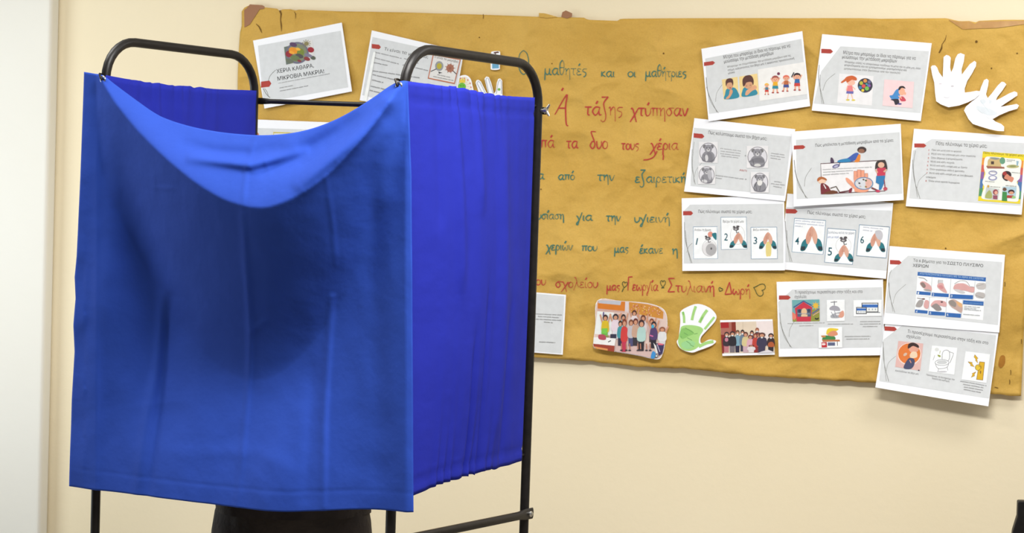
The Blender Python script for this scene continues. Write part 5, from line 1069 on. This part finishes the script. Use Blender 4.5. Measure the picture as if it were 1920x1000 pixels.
def front_depth(px, py, u, v):
    T = interp(ct, px); R = max(interp(ridge, px), T + 2) if 186 < px < 756 else T + 2
    k = max(0.0, math.sin(math.pi * min(1, max(0, (px - 182) / 578.0)))) ** 0.75
    A = 0.135 * k
    if py < R:
        q = (py - T) / (R - T); n = A * (1 - (1 - q) ** 1.2) if q > 0 else 0
    else:
        L = 330.0 * (0.45 + 0.55 * k); q = (py - R) / L
        n = A * max(0.0, 1 - q) ** 1.25 - 0.07 * k * sstep(0, 1.2, q)
    n += 0.075 * sstep(600, 980, py) * math.exp(-((px - 450) / 230.0) ** 4) + 0.024 * sstep(680, 930, py) * math.exp(-((px - 520 + (py - 900) * 0.25) / 75.0) ** 2)
    for pts, amp, w in CREASE:
        d = 1e9; tt = 0; m_ = len(pts) - 1
        for k in range(m_):
            dd, t, _s = seg_d((px, py), pts[k], pts[k + 1])
            if dd < d: d = dd; tt = (k + t) / m_
        if d < w * 3: n += amp * math.exp(-(d / w) ** 2) * math.sin(math.pi * min(1, max(0, 0.06 + tt * 0.88))) ** 0.6
    n += 0.004 * nz_(px * 0.012, py * 0.006, 2.2) + 0.0015 * nz_(px * 0.03, py * 0.02, 7.7)
    if px < 160: n += 0.002 * math.sin(py * 0.045) * sstep(420, 520, py)
    if px > 750: n += -0.008 * ((px - 750) / 26.0) ** 2
    return n
curt = cloth('front_curtain', FL + e_n * 0.022, e_n, ct, cb, cl, crr, 190, 220, front_depth, M['front_cloth'], out=FACE)
tag(curt, 'large blue front curtain sagging between two hooks of the voting booth', 'curtain')
for px, py, P in ((193, 149, FL), (748, 161, FR)):
    c = on_plane(px, py, FL + e_n * 0.030, e_n)
    m = MB(); m.torus(c, e_n, 0.0062, 0.0019); m.build('eyelet', M['steel'], curt)
    m = MB()
    for k in range(1): pass
    hk = [Vector((P.x, P.y, 0)) + UPV * (c.z + 0.012) - e_w * 0.010, Vector((P.x, P.y, 0)) + UPV * (c.z + 0.014) + e_n * 0.010 - e_w * 0.008,
          c + UPV * 0.012 - e_w * 0.006 + e_n * 0.004, c + UPV * 0.005 - e_w * 0.002 + e_n * 0.006, c + e_n * 0.005, c - UPV * 0.003 - e_n * 0.008]
    m.tube(hk, 0.0022, 10); m.build('hook', M['wire'], booth)

# ------------------------------------------------------------------ person behind the front curtain
pb = (FL + FR + BLp + BR) / 4 + e_d * 0.05; pb.z = 0
bot = on_plane(548, 975, pb, e_n)
pb = pb + e_w * ((Vector((bot.x, bot.y, 0)) - pb).dot(e_w))
face = (Vector((CAM.x, CAM.y, 0)) - pb).normalized(); side = face.cross(UPV).normalized() * -1
person = empty('person', pb); tag(person, 'person in black trousers standing hidden behind the blue front curtain', 'person')
def PW(r, f, z): return pb + side * r + face * f + UPV * z
def skin_mesh(name, J, E, mat, parent, levels=2, root=0):
    org = origin_of(parent)
    me = bpy.data.meshes.new(name); me.from_pydata([tuple(PW(*j[:3]) - org) for j in J], E, []); me.materials.append(mat)
    o = bpy.data.objects.new(name, me); COL.objects.link(o); o.parent = parent
    md = o.modifiers.new('skin', 'SKIN'); md.use_smooth_shade = True
    for i, j in enumerate(J):
        r = j[3]; o.data.skin_vertices[0].data[i].radius = r if isinstance(r, tuple) else (r, r)
    o.data.skin_vertices[0].data[root].use_root = True
    s = o.modifiers.new('smooth', 'SUBSURF'); s.levels = levels; s.render_levels = levels
    return o
J = [(0, 0, .86, (.125, .09)), (0, .005, 1.0, (.115, .08)), (0, .0, 1.16, (.13, .085)), (0, -.005, 1.27, (.12, .075)), (0, .01, 1.34, .05), (0, .035, 1.40, .05), (0, .055, 1.44, (.06, .07)), (0, .065, 1.50, (.07, .085)), (0, .045, 1.555, (.055, .065))]
E = [(i, i + 1) for i in range(8)]
for s in (-1, 1):
    k = len(J)
    J += [(s * .17, 0, 1.27, .052), (s * .215, .0, 1.06, .042), (s * .15, .10, 0.98, .034), (s * .06, .145, 1.03, .026), (s * .04, .165, 1.05, (.034, .016))]
    E += [(3, k), (k, k + 1), (k + 1, k + 2), (k + 2, k + 3), (k + 3, k + 4)]
    kk = k + 4
    for i, (a, f_, z_) in enumerate(((.032, .205, 1.06), (.014, .215, 1.065), (-.004, .212, 1.065), (-.02, .2, 1.06))):
        n = len(J); J += [(s * (.045 + a * .6), .183, 1.056, .009), (s * (.04 + a), f_, z_, .0085), (s * (.03 + a), f_ + .015, z_ - .022, .0075)]
        E += [(kk, n), (n, n + 1), (n + 1, n + 2)]
    n = len(J); J += [(s * .015, .16, 1.06, .010), (s * .0, .183, 1.07, .0085)]; E += [(kk, n), (n, n + 1)]
    k = len(J)
    J += [(s * .085, 0, .80, .085), (s * .09, .01, .46, .055), (s * .09, -.01, .09, .036), (s * .095, .06, .04, (.036, .028)), (s * .097, .15, .03, (.034, .02))]
    E += [(0, k), (k, k + 1), (k + 1, k + 2), (k + 2, k + 3), (k + 3, k + 4)]
skin_mesh('body', J, E, M['skin'], person)
def loft(name, rings, mat, parent, seg=48, fold=0.0, cap=False, seed=1.0):
    V_ = []; F_ = []
    for j, (r0, f0, z0, rx, ry) in enumerate(rings):
        for i in range(seg):
            w = 2 * math.pi * i / seg
            k = 1 + fold * nz_(math.cos(w) * 2.2 + seed, math.sin(w) * 2.2, z0 * 5 + seed)
            V_.append(PW(r0 + rx * k * math.cos(w), f0 + ry * k * math.sin(w), z0))
    for j in range(len(rings) - 1):
        for i in range(seg):
            a = j * seg + i; b2 = j * seg + (i + 1) % seg
            F_.append((a, b2, b2 + seg, a + seg))
    if cap: F_.append(tuple(range(seg))); F_.append(tuple((len(rings) - 1) * seg + i for i in reversed(range(seg))))
    o = mesh_obj(name, V_, F_, mat, parent, smooth=True)
    return o
# trousers: hips then two legs
def trousers():
    J2 = [(0, 0, 1.0, (.135, .10)), (0, 0, .92, (.15, .115)), (0, 0, .86, (.158, .125))]; E2 = [(0, 1), (1, 2)]
    for s in (-1, 1):
        k = len(J2); J2 += [(s * .088, 0, .78, (.088, .115)), (s * .092, .01, .62, (.08, .095)), (s * .095, .01, .45, (.07, .08)), (s * .095, 0, .2, (.062, .072)), (s * .095, 0, .06, (.06, .072))]
        E2 += [(2, k), (k, k + 1), (k + 1, k + 2), (k + 2, k + 3), (k + 3, k + 4)]
    return skin_mesh('trousers', J2, E2, M['cloth_black'], person, 2, 2)
tro = trousers()
shirt = [(0, 0, 0.0 + z, rx, ry) for z, rx, ry in ((.83, .172, .135), (.90, .175, .135), (1.0, .165, .125), (1.1, .165, .12), (1.2, .175, .115), (1.27, .18, .10), (1.31, .13, .085), (1.335, .075, .065))]
loft('shirt', shirt, M['cloth_black'], person, 56, 0.10)
for s in (-1, 1):
    m = MB(); m.tube([PW(s * .13, 0, 1.28), PW(s * .185, 0, 1.24), PW(s * .215, 0, 1.07), PW(s * .19, .06, 1.0), PW(s * .14, .11, .985)], [.06, .066, .058, .055, .045], 20, cap=False); m.build('sleeve', M['cloth_black'], person)
    m = MB(); m.tube([PW(s * .095, -.06, .045), PW(s * .095, .0, .05), PW(s * .096, .08, .042), PW(s * .098, .15, .032), PW(s * .098, .185, .028)], [.036, .045, .043, .040, .022], 18, flat=[(.95, 1)] * 5); m.build('shoe', M['chair_black'], person)
hd = MB()
for sx in ():
    pass
V_ = []; F_ = []; n1, n2 = 24, 14
for j in range(n2 + 1):
    th = math.pi * 0.62 * j / n2
    for i in range(n1):
        w = 2 * math.pi * i / n1
        r_ = 0.088 * math.sin(th) * math.cos(w); f_ = 0.102 * math.sin(th) * math.sin(w); z_ = 0.10 * math.cos(th)
        if f_ > 0.035 and z_ < 0.045: f_ = 0.035 + (f_ - .035) * 0.3
        V_.append(PW(r_, .038 + f_, 1.505 + z_ * 0.9 - f_ * .25))
for j in range(n2):
    for i in range(n1): F_.append((j * n1 + i, j * n1 + (i + 1) % n1, (j + 1) * n1 + (i + 1) % n1, (j + 1) * n1 + i))
mesh_obj('hair', V_, F_, M['hair'], person, smooth=True)
m = MB(); m.tube([PW(0, .148, 1.50), PW(0, .165, 1.475), PW(0, .155, 1.465)], [.008, .013, .008], 10); m.build('nose', M['skin'], person)
for s in (-1, 1):
    m = MB(); m.lathe(PW(s * .03, .135, 1.505), face, [(0, .008), (.006, .008), (.010, .004)], 10); m.build('eye', base_mat('eye_white', srgb(225, 220, 215), 0.3), person)
m = MB(); m.tube([PW(-.024, .138, 1.440), PW(0, .15, 1.438), PW(.024, .138, 1.440)], [.003, .006, .003], 8); m.build('mouth', base_mat('lips', srgb(176, 100, 92), 0.5), person)

# ------------------------------------------------------------------ chair at the lower right edge
cz = 4.55
ctl = at_depth(1908, 937, cz)
chx = Vector((1, 0.12, 0)).normalized(); chy = Vector((0.12, -1, 0)).normalized()      # seat points into the room
top_z = ctl.z; cw = 0.40
co = Vector((ctl.x, ctl.y, 0)) + chx * (cw / 2 - 0.002)
chair = empty('chair', co); tag(chair, 'black chair at the lower right edge, only the corner of its backrest in view', 'chair')
def CP(a, b_, z): return co + chx * a + chy * b_ + UPV * z
def slab(name, rows, thick, mat, axis):
    V_ = []; n = len(rows[0])
    for sgn in (0, 1):
        for row in rows:
            for p in row: V_.append(p + axis * thick * sgn)
    m_ = len(rows); F_ = []
    for sgn in (0, 1):
        for j in range(m_ - 1):
            for i in range(n - 1):
                a = sgn * m_ * n + j * n + i; f = (a, a + 1, a + n + 1, a + n); F_.append(f if sgn else f[::-1])
    per = [i for i in range(n)] + [j * n + n - 1 for j in range(1, m_)] + [(m_ - 1) * n + i for i in reversed(range(n - 1))] + [j * n for j in reversed(range(1, m_ - 1))]
    for k in range(len(per)):
        a, b2 = per[k], per[(k + 1) % len(per)]; F_.append((a, b2, b2 + m_ * n, a + m_ * n))
    return mesh_obj(name, V_, F_, mat, chair, smooth=False)
rows = []
for j in range(9):
    v = j / 8; z = top_z - 0.30 * v; hw = cw / 2 + 0.012 * sstep(0.12, 0.3, v) + 0.006 * sstep(0.3, .6, v)
    rows.append([CP(hw * (2 * i / 10 - 1), 0.03 * (1 - (2 * i / 10 - 1) ** 2) * -1 + 0.02 * v, z) for i in range(11)])
bevel(slab('backrest', rows, 0.03, M['chair_black'], chy), 0.003, 2)
rows = [[CP((cw / 2 + .01) * (2 * i / 8 - 1), 0.05 + 0.40 * j / 6, 0.44 + 0.006 * math.cos(j)) for i in range(9)] for j in range(7)]
bevel(slab('seat', rows, 0.035, M['chair_black'], UPV), 0.008, 3)
for s in (-1, 1):
    m = MB(); m.tube([CP(s * .17, .005, top_z - .05), CP(s * .17, .02, .46), CP(s * .175, -.06, .0)], .011, 12); m.build('leg', M['black'], chair)
    m = MB(); m.tube([CP(s * .17, .06, .435), CP(s * .17, .40, .435), CP(s * .175, .43, .40), CP(s * .18, .45, .0)], .011, 12); m.build('leg', M['black'], chair)
